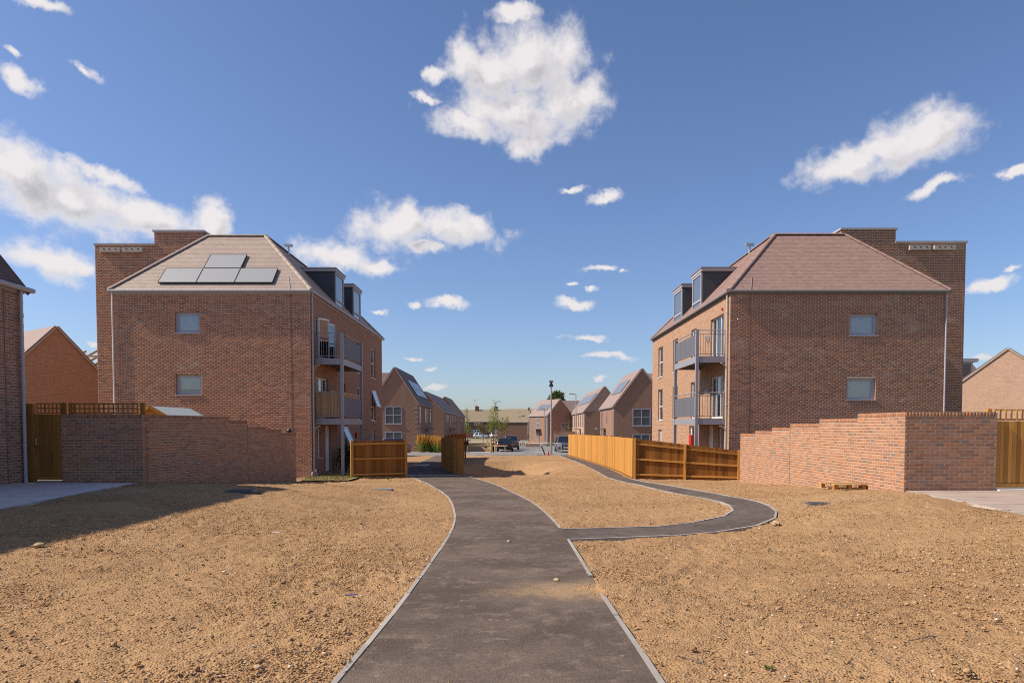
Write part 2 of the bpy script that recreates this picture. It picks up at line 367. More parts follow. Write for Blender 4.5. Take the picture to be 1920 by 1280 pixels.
M['roof_plum'] = rooftex('far_roof_plum', (0.19,0.12,0.11), (0.14,0.09,0.085))
M['roof_orange'] = rooftex('porch_roof', (0.45,0.17,0.07), (0.36,0.13,0.05))
def glassmat(name, base=0.10):
    m = bpy.data.materials.new(name); m.use_nodes = True; nt = m.node_tree; nt.nodes.clear()
    out = nd(nt, 'ShaderNodeOutputMaterial'); tr = nd(nt, 'ShaderNodeBsdfTransparent'); gl = nd(nt, 'ShaderNodeBsdfGlossy')
    tr.inputs[0].default_value = (0.82, 0.86, 0.86, 1); gl.inputs['Roughness'].default_value = 0.02
    fr = nd(nt, 'ShaderNodeFresnel'); fr.inputs['IOR'].default_value = 1.55
    f = mth(nt, 'ADD', mth(nt, 'MULTIPLY', fr.outputs[0], 1.5), base, clamp=True)
    mx = nd(nt, 'ShaderNodeMixShader'); ln(nt, f, mx.inputs[0]); ln(nt, tr.outputs[0], mx.inputs[1]); ln(nt, gl.outputs[0], mx.inputs[2])
    ln(nt, mx.outputs[0], out.inputs['Surface']); return m
M['glass'] = glassmat('window_glass', 0.14)
def darkglass(name, col, rough):
    m, nt, b = newmat(name); b.inputs['Base Color'].default_value = (*col, 1); b.inputs['Roughness'].default_value = rough
    b.inputs['Specular IOR Level'].default_value = 0.8; b.inputs['Coat Weight'].default_value = 0.6; b.inputs['Coat Roughness'].default_value = rough*0.6
    return m
M['pv'] = darkglass('solar_glass', (0.15, 0.155, 0.16), 0.42)
M['pane_far'] = darkglass('far_window_glass', (0.10, 0.11, 0.115), 0.05)
M['pv_glare'] = darkglass('glare_solar_glass', (0.27, 0.27, 0.262), 0.5)  # dark panel glass made pale, sky and sun glare put into the colour
M['car_glass'] = darkglass('car_glass', (0.012, 0.014, 0.016), 0.04)
def paint(name, col, metal=0.3):
    m, nt, b = newmat(name); b.inputs['Base Color'].default_value = (*col, 1); b.inputs['Roughness'].default_value = 0.32; b.inputs['Metallic'].default_value = metal
    b.inputs['Coat Weight'].default_value = 0.7; b.inputs['Coat Roughness'].default_value = 0.06; return m
M['paint_black'] = paint('black_car_paint', (0.018, 0.019, 0.022))
M['paint_grey'] = paint('dark_grey_car_paint', (0.09, 0.095, 0.105))
M['paint_silver'] = paint('silver_car_paint', (0.45, 0.46, 0.48), 0.6)
M['paint_red'] = paint('red_car_paint', (0.32, 0.03, 0.02))
M['paint_blue'] = paint('blue_car_paint', (0.05, 0.10, 0.35))
M['paint_white'] = paint('white_car_paint', (0.7, 0.7, 0.7), 0.0)
M['paint_taupe'] = paint('taupe_car_paint', (0.16, 0.13, 0.12), 0.5)
M['tyre'] = plain('tyre_rubber', (0.02,0.02,0.02), 0.85, 0.1)
M['lamp_red'] = plain('tail_lamp', (0.45,0.02,0.02), 0.2, 0.02)
M['lamp_clear'] = plain('head_lamp', (0.75,0.76,0.78), 0.15, 0.02)
M['plate'] = plain('number_plate', (0.72,0.70,0.60), 0.5, 0.03)
def leafmat(name, a, b_):
    m, nt, b = newmat(name); c = mix(nt, rnd(nt), a, b_)
    ln(nt, c, b.inputs['Base Color']); b.inputs['Roughness'].default_value = 0.6; b.inputs['Specular IOR Level'].default_value = 0.3
    tl = nd(nt, 'ShaderNodeBsdfTranslucent'); ln(nt, c, tl.inputs[0]); ms = nd(nt, 'ShaderNodeMixShader'); ms.inputs[0].default_value = 0.35
    ln(nt, b.outputs[0], ms.inputs[1]); ln(nt, tl.outputs[0], ms.inputs[2]); ln(nt, ms.outputs[0], nt.nodes['Material Output'].inputs['Surface'])
    return m
M['leaf'] = leafmat('green_leaf', (0.12,0.16,0.035), (0.06,0.085,0.02))
M['leaf_yellow'] = leafmat('yellow_green_leaf', (0.30,0.34,0.05), (0.15,0.22,0.035))
M['leaf_dark'] = leafmat('dark_leaf', (0.055,0.09,0.02), (0.03,0.055,0.012))
M['leaf_red'] = leafmat('rust_leaf', (0.24,0.085,0.03), (0.16,0.07,0.03))
M['leaf_dry'] = leafmat('dry_leaf', (0.26,0.20,0.06), (0.16,0.13,0.04))
M['plume'] = leafmat('straw_plume', (0.62,0.34,0.08), (0.48,0.24,0.05))
M['bark'] = plain('bark', (0.16,0.12,0.09), 0.9, 0.3, 12)

# ------------------------------------------------------------------ terrain
YS = [-300,-60,0,4.3,14.5,30.5,45,58,72,100,200,900,3000]; HS = [-1.5,-1.55,-1.58,-1.63,-1.90,-2.2,-2.33,-2.42,-2.62,-2.8,-3.0,-3.2,-3.5]
def ss(a, b, t):
    t = np.clip((t-a)/(b-a), 0, 1); return t*t*(3-2*t)
def H(x, y):
    x = np.asarray(x, float); y = np.asarray(y, float)
    hc = np.interp(y, YS, HS)
    far = [45, 58, 80]; fh = [-2.33, -2.42, -4]
    side = np.where(x > 0, np.interp(y, [0, 15, 26.5]+far, [-1.42, -1.43, -2.15]+fh), np.interp(y, [0, 17.3, 26.5]+far, [-1.42, -1.44, -2.12]+fh))
    rise = np.maximum(0, side-hc)*ss(2.5, 8.5, np.abs(x))
    dip = -1.55*np.exp(-((x+0.1-0.02*(y-38))/1.9)**2-((y-40)/6.0)**2)*ss(31, 35, y)
    return hc+rise+dip
def Hf(x, y): return float(H(x, y))
def vnoise(x, y, seed):
    xi = np.floor(x).astype(np.int64); yi = np.floor(y).astype(np.int64); fx = x-xi; fy = y-yi
    fx = fx*fx*(3-2*fx); fy = fy*fy*(3-2*fy)
    def h(a, b):
        n = (a*374761393 + b*668265263 + seed*974711) & 0x7fffffff
        n = ((n ^ (n >> 13))*1274126177) & 0x7fffffff
        return ((n ^ (n >> 16)) & 0xffff)/65535.0
    return (h(xi,yi)*(1-fx)+h(xi+1,yi)*fx)*(1-fy)+(h(xi,yi+1)*(1-fx)+h(xi+1,yi+1)*fx)*fy
def fbm(x, y, seed, octv=5, gain=0.5):
    s = 0; a = 1; t = 0
    for o in range(octv):
        s = s+a*vnoise(x*2**o+17.3*o, y*2**o-9.1*o, seed+o); t += a; a *= gain
    return s/t
def inpoly(x, y, P):
    c = np.zeros(x.shape, bool); n = len(P)
    for i in range(n):
        x0, y0 = P[i]; x1, y1 = P[(i+1) % n]
        if y0 == y1: continue
        m = (y0 > y) != (y1 > y)
        c ^= m & (x < (x1-x0)*(y-y0)/(y1-y0)+x0)
    return c
def resample(P, n):
    P = np.array(P, float); d = np.r_[0, np.cumsum(np.hypot(*np.diff(P, axis=0).T))]
    t = np.linspace(0, d[-1], n); return np.c_[np.interp(t, d, P[:,0]), np.interp(t, d, P[:,1])]
def smooth_poly(P, n=160):
    """Catmull-Rom through the points"""
    P = [np.array(p, float) for p in P]; Q = [2*P[0]-P[1]]+P+[2*P[-1]-P[-2]]; out = []
    for i in range(1, len(Q)-2):
        for t in np.linspace(0, 1, 8, endpoint=False):
            a, b, c, d = Q[i-1], Q[i], Q[i+1], Q[i+2]
            out.append(0.5*((2*b)+(c-a)*t+(2*a-5*b+4*c-d)*t*t+(3*b-a-3*c+d)*t**3))
    out.append(P[-1]); return resample(out, n)

L_EDGE = [(-1.2,-6), (-1.17,1), (-1.13,4.3), (-1.09,5.3), (-1.06,6.73), (-1.05,8.38), (-1.05,10.97), (-1.1,12.79), (-1.24,14.73), (-1.51,17.16), (-1.87,19.6), (-2.45,22.36), (-3.17,25.32), (-4.04,28.38), (-4.57,30.22), (-5.3,33.6), (-5.65,37), (-5.9,42), (-6.1,48), (-6.35,55), (-6.5,58.6)]
R_EDGE = [(0.97,-6), (0.96,1), (0.95,4.3), (0.94,5.17), (0.91,6.78), (0.91,7.67), (0.90,10.84), (0.88,12.22), (0.79,14.41), (0.55,17.46), (0.08,20.58), (-0.57,24.47), (-1.3,27.74), (-2.23,30.97), (-2.88,33.43), (-4.04,39.14), (-4.15,45), (-4.0,58.6)]
O_EDGE = [(0.90,10.84), (1.65,11.02), (2.57,11.28), (3.47,11.60), (4.1,11.87), (4.63,12.28), (5.07,13.0), (5.33,13.8), (5.48,14.71), (5.55,16.2), (5.52,18.02), (5.47,20.54), (5.33,24.2), (4.93,28.5), (5.12,33), (5.26,39.5), (5.12,46.7), (4.74,56.2), (4.65,58.6)]
I_EDGE = [(0.88,12.22), (1.65,12.37), (2.56,12.54), (3.37,12.95), (3.98,13.36), (4.37,13.74), (4.65,14.3), (4.87,15.21), (4.95,16.39), (4.88,17.78), (4.66,20.3), (4.52,24.15), (4.25,27.01), (4.13,29.61), (4.22,32.82), (4.3,36.67), (4.36,42.87), (4.11,52.58), (3.95,58.6)]
Ls, Rs, Os, Is = smooth_poly(L_EDGE, 260), smooth_poly(R_EDGE, 260), smooth_poly(O_EDGE, 220), smooth_poly(I_EDGE, 220)
MAIN = [tuple(p) for p in Ls]+[tuple(p) for p in Rs[::-1]]
SIDE = [tuple(p) for p in Os]+[tuple(p) for p in Is[::-1]]
PAVE_L = [(-9.72,17.66), (-9.35,15), (-8.89,11.8), (-8.6,9), (-8.4,2), (-13.2,2), (-13.2,17.66)]
PAVE_R = [(8.86,15.24), (8.6,13), (8.32,11.04), (8.0,8.5), (7.7,2), (14,2), (14,15.24)]

# soil: base, path and paving lie in it
def soilmat():
    m, nt, b = newmat('dry_soil'); p = posn(nt)
    n1 = noise(nt, p, 0.55, 5.0, 0.6); n2 = noise(nt, p, 9.0, 6.0, 0.7); n3 = noise(nt, p, 55.0, 4.0, 0.7)
    c = mix(nt, sstep(nt, n1, 0.3, 0.7), (0.325,0.188,0.090), (0.395,0.236,0.116))
    c = mix(nt, sstep(nt, n2, 0.38, 0.66), c, (0.43,0.262,0.134))
    c = mix(nt, mth(nt, 'MULTIPLY', sstep(nt, n3, 0.52, 0.36), 0.45), c, (0.20,0.12,0.06))
    vo = nd(nt, 'ShaderNodeTexVoronoi'); vo.inputs['Scale'].default_value = 26.0; ln(nt, p, vo.inputs['Vector'])
    sv = nd(nt, 'ShaderNodeSeparateColor'); ln(nt, vo.outputs['Color'], sv.inputs[0])
    st = mth(nt, 'MULTIPLY', mth(nt, 'LESS_THAN', vo.outputs['Distance'], 0.22), mth(nt, 'GREATER_THAN', sv.outputs[0], 0.90))
    c = mix(nt, mth(nt, 'MULTIPLY', st, 0.5), c, (0.56,0.43,0.29))
    c = mix(nt, mth(nt, 'MULTIPLY', sstep(nt, noise(nt, p, 0.22, 4.0, 0.55), 0.5, 0.68), 0.35), c, (0.45,0.29,0.16))
    c = mix(nt, mth(nt, 'MULTIPLY', sstep(nt, noise(nt, p, 0.38, 6.0, 0.62), 0.50, 0.68), 0.42), c, (0.22,0.125,0.062))
    ln(nt, c, b.inputs['Base Color']); b.inputs['Roughness'].default_value = 0.97; b.inputs['Specular IOR Level'].default_value = 0.1
    def grains(sc):
        v = nd(nt, 'ShaderNodeTexVoronoi'); v.inputs['Scale'].default_value = sc; ln(nt, vmt(nt, 'ADD', p, tint(nt, noise(nt, p, sc*0.7, 2.0, 0.5, True), mth(nt, 'ADD', 0.6/sc, 0.0))), v.inputs['Vector']); return v
    g1, g2 = grains(20.0), grains(52.0); k1 = nd(nt, 'ShaderNodeSeparateColor'); ln(nt, g1.outputs['Color'], k1.inputs[0])
    rg = sstep(nt, noise(nt, p, 1.1, 4.0, 0.6), 0.42, 0.66)
    cr = mth(nt, 'MULTIPLY', mth(nt, 'MULTIPLY', mth(nt, 'SUBTRACT', 0.75, g1.outputs['Distance']), sstep(nt, k1.outputs[1], 0.45, 0.95)), mth(nt, 'MULTIPLY_ADD', rg, 0.6, 0.42))
    h = mth(nt, 'ADD', mth(nt, 'MULTIPLY', n2, 0.5), mth(nt, 'ADD', mth(nt, 'MULTIPLY', cr, 1.1), mth(nt, 'SUBTRACT', mth(nt, 'MULTIPLY', st, 0.2), mth(nt, 'MULTIPLY', g2.outputs['Distance'], 0.42))))
    bump(nt, b, h, 0.9, 0.034); return m
M['soil'] = soilmat()
xs = np.arange(-13.6, 13.61, 0.033)
ys = [-2.0]
while ys[-1] < 58.6: ys.append(ys[-1]+max(0.022, 0.0066*ys[-1]) if ys[-1] > 2.5 else ys[-1]+0.12)
ys = np.array(ys); ys[-1] = 58.6
X, Y = np.meshgrid(xs, ys)
Z = H(X, Y)
inside = inpoly(X, Y, MAIN) | inpoly(X, Y, SIDE) | inpoly(X, Y, PAVE_L) | inpoly(X, Y, PAVE_R)
rel = (fbm(X*1.3, Y*1.3, 3, 3)-0.5)*0.06 + (fbm(X*5, Y*5, 11, 4, 0.6)-0.5)*0.05 + (fbm(X*15, Y*15, 23, 2, 0.6)-0.5)*(0.012+0.03*ss(0.45, 0.62, fbm(X*0.9, Y*0.9, 91, 3))) - 0.010
rut = ss(0.60, 0.72, fbm(X*0.9+3, Y*0.9, 41, 3)); rel += rut*(fbm(X*9, Y*9, 51, 3, 0.7)-0.5)*0.07
spill = np.exp(-((X-1.0)/0.62)**2-((Y-7.05)/0.36)**2)*(0.6+0.8*fbm(X*4, Y*4, 77, 3))
rel += spill*0.035
def rut_berm(pts, w, dpt):
    global rel
    P_ = smooth_poly(pts, 90); dm = np.full(X.shape, 9.0)
    sel = (X > P_[:,0].min()-0.5) & (X < P_[:,0].max()+0.5) & (Y > P_[:,1].min()-0.5) & (Y < P_[:,1].max()+0.5)
    xx_, yy_ = X[sel], Y[sel]; dd_ = np.full(xx_.shape, 9.0)
    for q in P_: dd_ = np.minimum(dd_, np.hypot(xx_-q[0], yy_-q[1]))
    dm[sel] = dd_; brk = 0.2+1.6*ss(0.35, 0.65, fbm(X*2.1, Y*2.1, 131, 3)) if dpt > 0 else 0.8+0.3*fbm(X*1.1, Y*1.1, 131, 3); rel = rel-dpt*brk*np.exp(-(dm/w)**2)+0.6*dpt*np.exp(-((dm-w*1.7)/(w*0.7))**2)
rut_berm([(1.5,7.3), (2.3,8.4), (2.7,9.6), (2.75,10.6)], 0.09, 0.013)
rut_berm([(-6.5,7.2), (-4.8,7.6), (-3.2,8.6), (-2.2,9.9)], 0.12, 0.012)
rut_berm([(-0.5,33.2), (0.3,33.4), (1.0,34.2), (1.35,35.3)], 0.3, -0.17)  # raised berm, added so that it casts a dark crescent
rut_berm([(-0.2,36.2), (0.5,36.4), (1.0,37.0), (1.2,37.8)], 0.3, -0.15)  # second berm, added for its crescent of shade
thin = np.exp(-((X-0.95)/0.75)**2-((Y-7.05)/0.33)**2)*(0.45+1.1*fbm(X*5, Y*5, 77, 4, 0.6))
Z = Z+np.where(inside, np.minimum(-0.07+0.095*thin, 0.028), rel+0.0)
nx, ny = len(xs), len(ys)
idx = np.arange(nx*ny).reshape(ny, nx)
Fq = np.c_[idx[:-1,:-1].ravel(), idx[:-1,1:].ravel(), idx[1:,1:].ravel(), idx[1:,:-1].ravel()]
o = np_mesh('soil', np.c_[X.ravel(), Y.ravel(), Z.ravel()], Fq, M['soil']); o.data.polygons.foreach_set('use_smooth', [True]*len(o.data.polygons))
tag(o, 'dry brown cultivated soil on both sides of the path', kind='structure')
def soil_z(x, y):
    return H(x, y)+(fbm(x*1.3, y*1.3, 3, 3)-0.5)*0.06-0.012

# the wide ground under and beyond everything
def groundmat():
    m, nt, b = newmat('far_ground'); p = posn(nt)
    c = mix(nt, sstep(nt, noise(nt, p, 0.05, 5.0, 0.6), 0.42, 0.58), (0.20,0.17,0.09), (0.30,0.235,0.14))
    ln(nt, c, b.inputs['Base Color']); b.inputs['Roughness'].default_value = 0.95; bump(nt, b, noise(nt, p, 3.0, 6.0, 0.7), 0.6, 0.1); return m
gx = np.r_[-1500, -600, -250, -120, -70, np.arange(-50, 51, 4), 70, 120, 250, 600, 1500].astype(float)
gy = np.r_[-300, -100, -50, -20, np.arange(-8, 120, 4), 140, 170, 200, 260, 400, 800, 2500].astype(float)
GX, GY = np.meshgrid(gx, gy); GZ = H(GX, GY)-0.10-0.45*((np.abs(GX) < 13) & (GY > -2) & (GY < 60)) - 0.9*((np.abs(GX) < 6) & (GY > 28) & (GY < 54))
gi_ = np.arange(GX.size).reshape(GX.shape)
tag(np_mesh('ground', np.c_[GX.ravel(), GY.ravel(), GZ.ravel()], np.c_[gi_[:-1,:-1].ravel(), gi_[:-1,1:].ravel(), gi_[1:,1:].ravel(), gi_[1:,:-1].ravel()], groundmat()), kind='structure')

def asphalt(name, col, dust, spill_at=None):
    m, nt, b = newmat(name); p = posn(nt)
    n1 = noise(nt, p, 0.9, 6.0, 0.65); n2 = noise(nt, p, 5.0, 6.0, 0.7); n3 = noise(nt, p, 140.0, 2.0, 0.6)
    c = mix(nt, mth(nt, 'MULTIPLY', sstep(nt, n1, 0.36, 0.66), 0.6), col, dust)
    c = mix(nt, mth(nt, 'MULTIPLY', sstep(nt, n2, 0.48, 0.72), 0.6), c, tuple(x*1.25 for x in dust))
    mp = nd(nt, 'ShaderNodeMapping'); mp.inputs['Scale'].default_value = (1.0, 2.6, 1); ln(nt, p, mp.inputs['Vector'])
    c = mix(nt, mth(nt, 'MULTIPLY', sstep(nt, noise(nt, mp.outputs[0], 3.1, 5.0, 0.7), 0.63, 0.76), 0.6), c, (0.34,0.27,0.20))
    vo = nd(nt, 'ShaderNodeTexVoronoi'); vo.inputs['Scale'].default_value = 7.0; ln(nt, p, vo.inputs['Vector'])
    sv = nd(nt, 'ShaderNodeSeparateColor'); ln(nt, vo.outputs['Color'], sv.inputs[0])
    sp = mth(nt, 'MULTIPLY', mth(nt, 'SUBTRACT', 1.0, sstep(nt, vo.outputs['Distance'], 0.04, 0.2)), mth(nt, 'GREATER_THAN', sv.outputs[1], 0.87))
    c = mix(nt, mth(nt, 'MULTIPLY', sp, 0.6), c, (0.42,0.29,0.16))
    if spill_at:
        dv = vmt(nt, 'SUBTRACT', p, (spill_at[0], spill_at[1], 0)); dm = nd(nt, 'ShaderNodeVectorMath', _operation='MULTIPLY'); dm.inputs[1].default_value = (0.72, 1.5, 0); ln(nt, dv, dm.inputs[0])
        fl = mth(nt, 'ADD', vmt(nt, 'LENGTH', dm.outputs[0]), mth(nt, 'MULTIPLY', mth(nt, 'SUBTRACT', noise(nt, p, 4.0, 6.0, 0.7), 0.5), 1.3))
        c = mix(nt, mth(nt, 'MULTIPLY', mth(nt, 'SUBTRACT', 1.0, sstep(nt, fl, 0.2, 1.0)), 0.85), c, (0.36,0.235,0.13))
    n4 = noise(nt, p, 48.0, 3.0, 0.75)
    c = tint(nt, c, mth(nt, 'MULTIPLY', mth(nt, 'MULTIPLY_ADD', n3, 0.9, 0.55), mth(nt, 'MULTIPLY_ADD', n4, 1.5, 0.25)))
    ln(nt, c, b.inputs['Base Color']); b.inputs['Roughness'].default_value = 0.92; b.inputs['Specular IOR Level'].default_value = 0.12
    bump(nt, b, mth(nt, 'ADD', n3, mth(nt, 'ADD', mth(nt, 'MULTIPLY', n2, 0.4), n4)), 0.6, 0.012); return m
M['asphalt'] = asphalt('path_asphalt', (0.098,0.074,0.060), (0.20,0.151,0.118), (0.95, 7.05))
M['asphalt_side'] = asphalt('side_path_asphalt', (0.09,0.07,0.062), (0.155,0.122,0.105))
M['road'] = asphalt('road_asphalt', (0.20,0.19,0.185), (0.27,0.25,0.235))
def strip(name, A, B, mat_, dz, nc=8):
    n = len(A); V = []
    for i in range(n):
        for j in range(nc+1):
            t = j/nc; x, y = A[i]*(1-t)+B[i]*t; V.append((x, y, Hf(x, y)+dz))
    ii = np.arange(n*(nc+1)).reshape(n, nc+1)
    return np_mesh(name, np.array(V), np.c_[ii[:-1,:-1].ravel(), ii[:-1,1:].ravel(), ii[1:,1:].ravel(), ii[1:,:-1].ravel()], mat_, kind='structure')
yy = np.linspace(-6, 58.6, 330)
A = np.c_[np.interp(yy, Ls[:,1], Ls[:,0]), yy]; B = np.c_[np.interp(yy, Rs[:,1], Rs[:,0]), yy]
path = strip('path', A, B, M['asphalt'], 0.006)
Ow, Iw = Os.copy(), Is.copy(); Ow[0,0] -= 0.15; Iw[0,0] -= 0.15
side_path = strip('side_path', Iw[::-1], Ow[::-1], M['asphalt_side'], 0.002)
def edging(P, parent, gaps=(), length=0.91, w=0.042):
    P = np.array(P); d = np.r_[0, np.cumsum(np.hypot(*np.diff(P, axis=0).T))]; s = 0.0
    while s < d[-1]-0.2:
        e = min(s+length-0.008, d[-1])
        a = np.array([np.interp(s, d, P[:,0]), np.interp(s, d, P[:,1])]); b = np.array([np.interp(e, d, P[:,0]), np.interp(e, d, P[:,1])]); s += length
        mid = (a+b)/2
        if any(x0 < mid[0] < x1 and y0 < mid[1] < y1 for x0, x1, y0, y1 in gaps): continue
        dz = random.uniform(-0.004, 0.006)
        p = Vector((*a, Hf(*a)-0.05+dz)); q = Vector((*b, Hf(*b)-0.05+dz))
        MB().bar(p, q, w, 0.125).build('edging_stone', M['concrete'], parent)
edging(Ls[Ls[:,1] > 0.5], path)
Rn = Rs[(Rs[:,1] > 0.5) & (Rs[:,1] < 10.9)]; edging(Rn, path, gaps=[(0.5,1.4,6.85,7.55)])
edging(Rs[(Rs[:,1] > 12.2) & (Rs[:,1] < 31.2)], path)
edging(Os[Os[:,1] < 29], side_path); edging(Is, side_path)
# concrete band across the path
MB().prism([(-4.7,30.25,-2.185),(-2.15,30.75,-2.19),(-2.15,31.15,-2.19),(-4.75,30.7,-2.185)], (0,0,0.02)).build('concrete_band', M['concrete'], path)

# paving
def pavemat(name, a, b_):
    m, nt, b = newmat(name); p = posn(nt); c = mix(nt, rnd(nt), a, b_)
    c = mix(nt, mth(nt, 'MULTIPLY', sstep(nt, noise(nt, p, 1.4, 6.0, 0.7), 0.45, 0.7), 0.5), c, (0.46,0.37,0.29))
    ln(nt, c, b.inputs['Base Color']); b.inputs['Roughness'].default_value = 0.85; bump(nt, b, noise(nt, p, 70.0, 4.0), 0.3, 0.006); return m
M['pave'] = pavemat('paving_slab', (0.40,0.30,0.235), (0.34,0.25,0.195))
M['pave_l'] = pavemat('grey_paving_slab', (0.62,0.54,0.50), (0.55,0.47,0.44))
def pavement(name, poly, mat_, label):
    base = MB(); pts = [(x, y, Hf(x, y)+0.0) for x, y in poly]
    x0, x1 = min(p[0] for p in poly), max(p[0] for p in poly); y0, y1 = min(p[1] for p in poly), max(p[1] for p in poly)
    gxx = np.linspace(x0, x1, 20); gyy = np.linspace(y0, y1, 40)
    # bedding sheet
    V = [(x, y, Hf(x, y)-0.012) for y in gyy for x in gxx]; ii = np.arange(800).reshape(40, 20)
    o = np_mesh(name, np.array(V), np.c_[ii[:-1,:-1].ravel(), ii[:-1,1:].ravel(), ii[1:,1:].ravel(), ii[1:,:-1].ravel()], M['mortar_dark'])
    cx = np.array([[(gxx[i]+gxx[i+1])/2, (gyy[j]+gyy[j+1])/2] for j in range(39) for i in range(19)])
    import bmesh
    bm = bmesh.new(); bm.from_mesh(o.data); bm.faces.ensure_lookup_table()
    keep = inpoly(cx[:,0], cx[:,1], [(p[0]*1.0, p[1]) for p in poly])
    bmesh.ops.delete(bm, geom=[bm.faces[i] for i in range(len(bm.faces)) if not keep[i]], context='FACES'); bm.to_mesh(o.data); bm.free()
    tag(o, label, kind='structure')
    y = y1; k = 0; sp = np.array(poly)
    n = 0
    while y > y0 and n < 300:
        xa = -1e9; dy = 0.4; yb = y-dy; ym = (y+yb)/2
        # inner edge of the paving at this row
        P = poly+[poly[0]]; cr = []
        for (ax, ay), (bx, by) in zip(P[:-1], P[1:]):
            if (ay > ym) != (by > ym): cr.append(ax+(bx-ax)*(ym-ay)/(by-ay))
        if len(cr) >= 2:
            e0, e1 = min(cr), max(cr); sgn = 1 if e0 > 0 else -1
            inner, outer = (e0, e1) if sgn > 0 else (e1, e0)
            x = inner; first = True
            while (outer-x)*sgn > 0.05 and n < 300:
                L = 0.3 if (first and k % 2) else 0.6
                xe = x+sgn*min(L, (outer-x)*sgn); first = False
                xx0, xx1 = sorted((x+sgn*0.004, xe-sgn*0.004)); zc = random.uniform(-0.002, 0.003)
                pts = [(xx0, yb+0.004, Hf(xx0, yb)+0.002+zc), (xx1, yb+0.004, Hf(xx1, yb)+0.002+zc), (xx1, y-0.004, Hf(xx1, y)+0.002+zc), (xx0, y-0.004, Hf(xx0, y)+0.002+zc)]
                MB().prism(pts, (0, 0, 0.016)).build('paving_slab', mat_, o); n += 1; x = xe
        y = yb; k += 1
    # edging along the soil
    ed = [p for p in poly if abs(p[0]) < 10]
    edging(resample(ed, 60), o, w=0.06)
pavement('paving_left', PAVE_L, M['pave_l'], 'grey paving in front of the gate in the shade')
pavement('paving_right', PAVE_R, M['pave'], 'pale pink paving in front of the brick wall and gate')

# street beyond
def sheet(name, pts, dz, mat_, label=None):
    V = [(x, y, Hf(x, y)+dz) for x, y in pts]; mb = MB(); mb.poly(V); o = mb.build(name, mat_); return tag(o, label, kind='structure')
def grid_sheet(name, x0, x1, y0, y1, dz, mat_, n=14, m=14, label=None):
    xg = np.linspace(x0, x1, n); yg = np.linspace(y0, y1, m); V = [(x, y, Hf(x, y)+dz) for y in yg for x in xg]; ii = np.arange(n*m).reshape(m, n)
    return tag(np_mesh(name, np.array(V), np.c_[ii[:-1,:-1].ravel(), ii[:-1,1:].ravel(), ii[1:,1:].ravel(), ii[1:,:-1].ravel()], mat_), label, kind='structure')
grid_sheet('road', -45, 45, 58.6, 68, 0.0, M['road'], 20, 6)
grid_sheet('street', -2.0, 6.6, 68, 185, 0.0, M['road'], 5, 24)
grid_sheet('road_far', -60, 60, 185, 194, 0.0, M['road'], 20, 4)
M['pavement'] = plain('pavement_grey', (0.40,0.36,0.32), 0.9, 0.15, 2)
grid_sheet('pavement', 6.7, 9.2, 68, 140, 0.03, M['pavement'], 4, 14)
grid_sheet('pavement_left', -45, -2.2, 68.05, 70.4, 0.03, M['pavement'], 12, 3)
def kerb(pts, parent):
    pass
M['lawn'] = plain('dry_lawn', (0.30,0.25,0.11), 0.95, 0.35, 3, bmp=0.6, bscale=20)

# ------------------------------------------------------------------ brickwork
ZV = Vector((0, 0, 1))
def brick_list(O, U, W, z0, z1, holes=(), span=None, off=0.0, L=0.225, C=0.075, J=0.011):
    """stretcher bond; O = start of the wall line, U = direction, returns (centre, U, N, w, h)"""
    O, U = Vector(O), Vector(U).normalized(); N = U.cross(ZV); out = []
    row = 0; z = z0
    while z < z1-0.02:
        h = min(C, z1-z); zc = z+h/2; a0, a1 = (0.0, W) if span is None else span(zc)
        u = a0 - ((a0+off+(L/2 if row % 2 else 0)) % L)
        ivs = []
        while u < a1:
            s, e = max(u, a0), min(u+L, a1); u += L
            if e-s < 0.03: continue
            iv = [(s, e)]
            for (h0, h1, v0, v1) in holes:
                if min(z+h, v1)-max(z, v0) > 0.3*C:
                    nv = []
                    for (p, q) in iv:
                        if q <= h0 or p >= h1: nv.append((p, q)); continue
                        if p < h0-0.03: nv.append((p, h0))
                        if q > h1+0.03: nv.append((h1, q))
                    iv = nv
            ivs += iv
        for (p, q) in ivs: out.append((O+U*((p+q)/2)+ZV*zc, U, N, (q-p)-J, h-J))
        z += C; row += 1
    return out
UNIT = MB(); UNIT.add([(-.5,0,-.5),(.5,0,-.5),(.5,0,.5),(-.5,0,.5),(-.47,1,-.42),(.47,1,-.42),(.47,1,.42),(-.47,1,.42)],
                      [(4,5,6,7)[::-1], (0,1,5,4)[::-1], (1,2,6,5)[::-1], (2,3,7,6)[::-1], (3,0,4,7)[::-1]])
UV = np.array(UNIT.v); UF = np.array(UNIT.f)
unit_meshes = {}
def lay_bricks(bricks, mat_, parent, n_parts=300, proud=0.009, jit=0.0025, tilt=0.006, name='brick', stuff='brickwork'):
    if mat_.name not in unit_meshes: unit_meshes[mat_.name] = UNIT.mesh('brick', mat_)
    me = unit_meshes[mat_.name]
    def size(b):
        c, U, N, w, h = b; d = c.length; return -w*h*max(0.02, abs(N.dot(c))/d)/(d*d)
    bricks = sorted(bricks, key=size)
    VV = []; k = 0
    for c, U, N, w, h in bricks:
        pr = proud+random.uniform(-jit, jit)
        rot = Matrix.Rotation(random.gauss(0, tilt), 3, 'Z') @ Matrix.Rotation(random.gauss(0, tilt), 3, U)
        Ux, Nx, Zx = rot@U, rot@N, rot@ZV
        m3 = Matrix((Ux*w, Nx*pr, Zx*h)).transposed()
        if k < n_parts:
            mm = m3.to_4x4(); mm.translation = c-N*0.001; put(name, me, parent, mm)
        else:
            VV.append(UV @ np.array(m3).T + np.array(c-N*0.001))
        k += 1
    if VV:
        n = len(VV); V = np.concatenate(VV); Fa = (UF[:, ::-1][None]+8*np.arange(n)[:,None,None]).reshape(-1, 4)
        np_mesh(stuff, V, Fa, mat_, parent, kind='stuff')
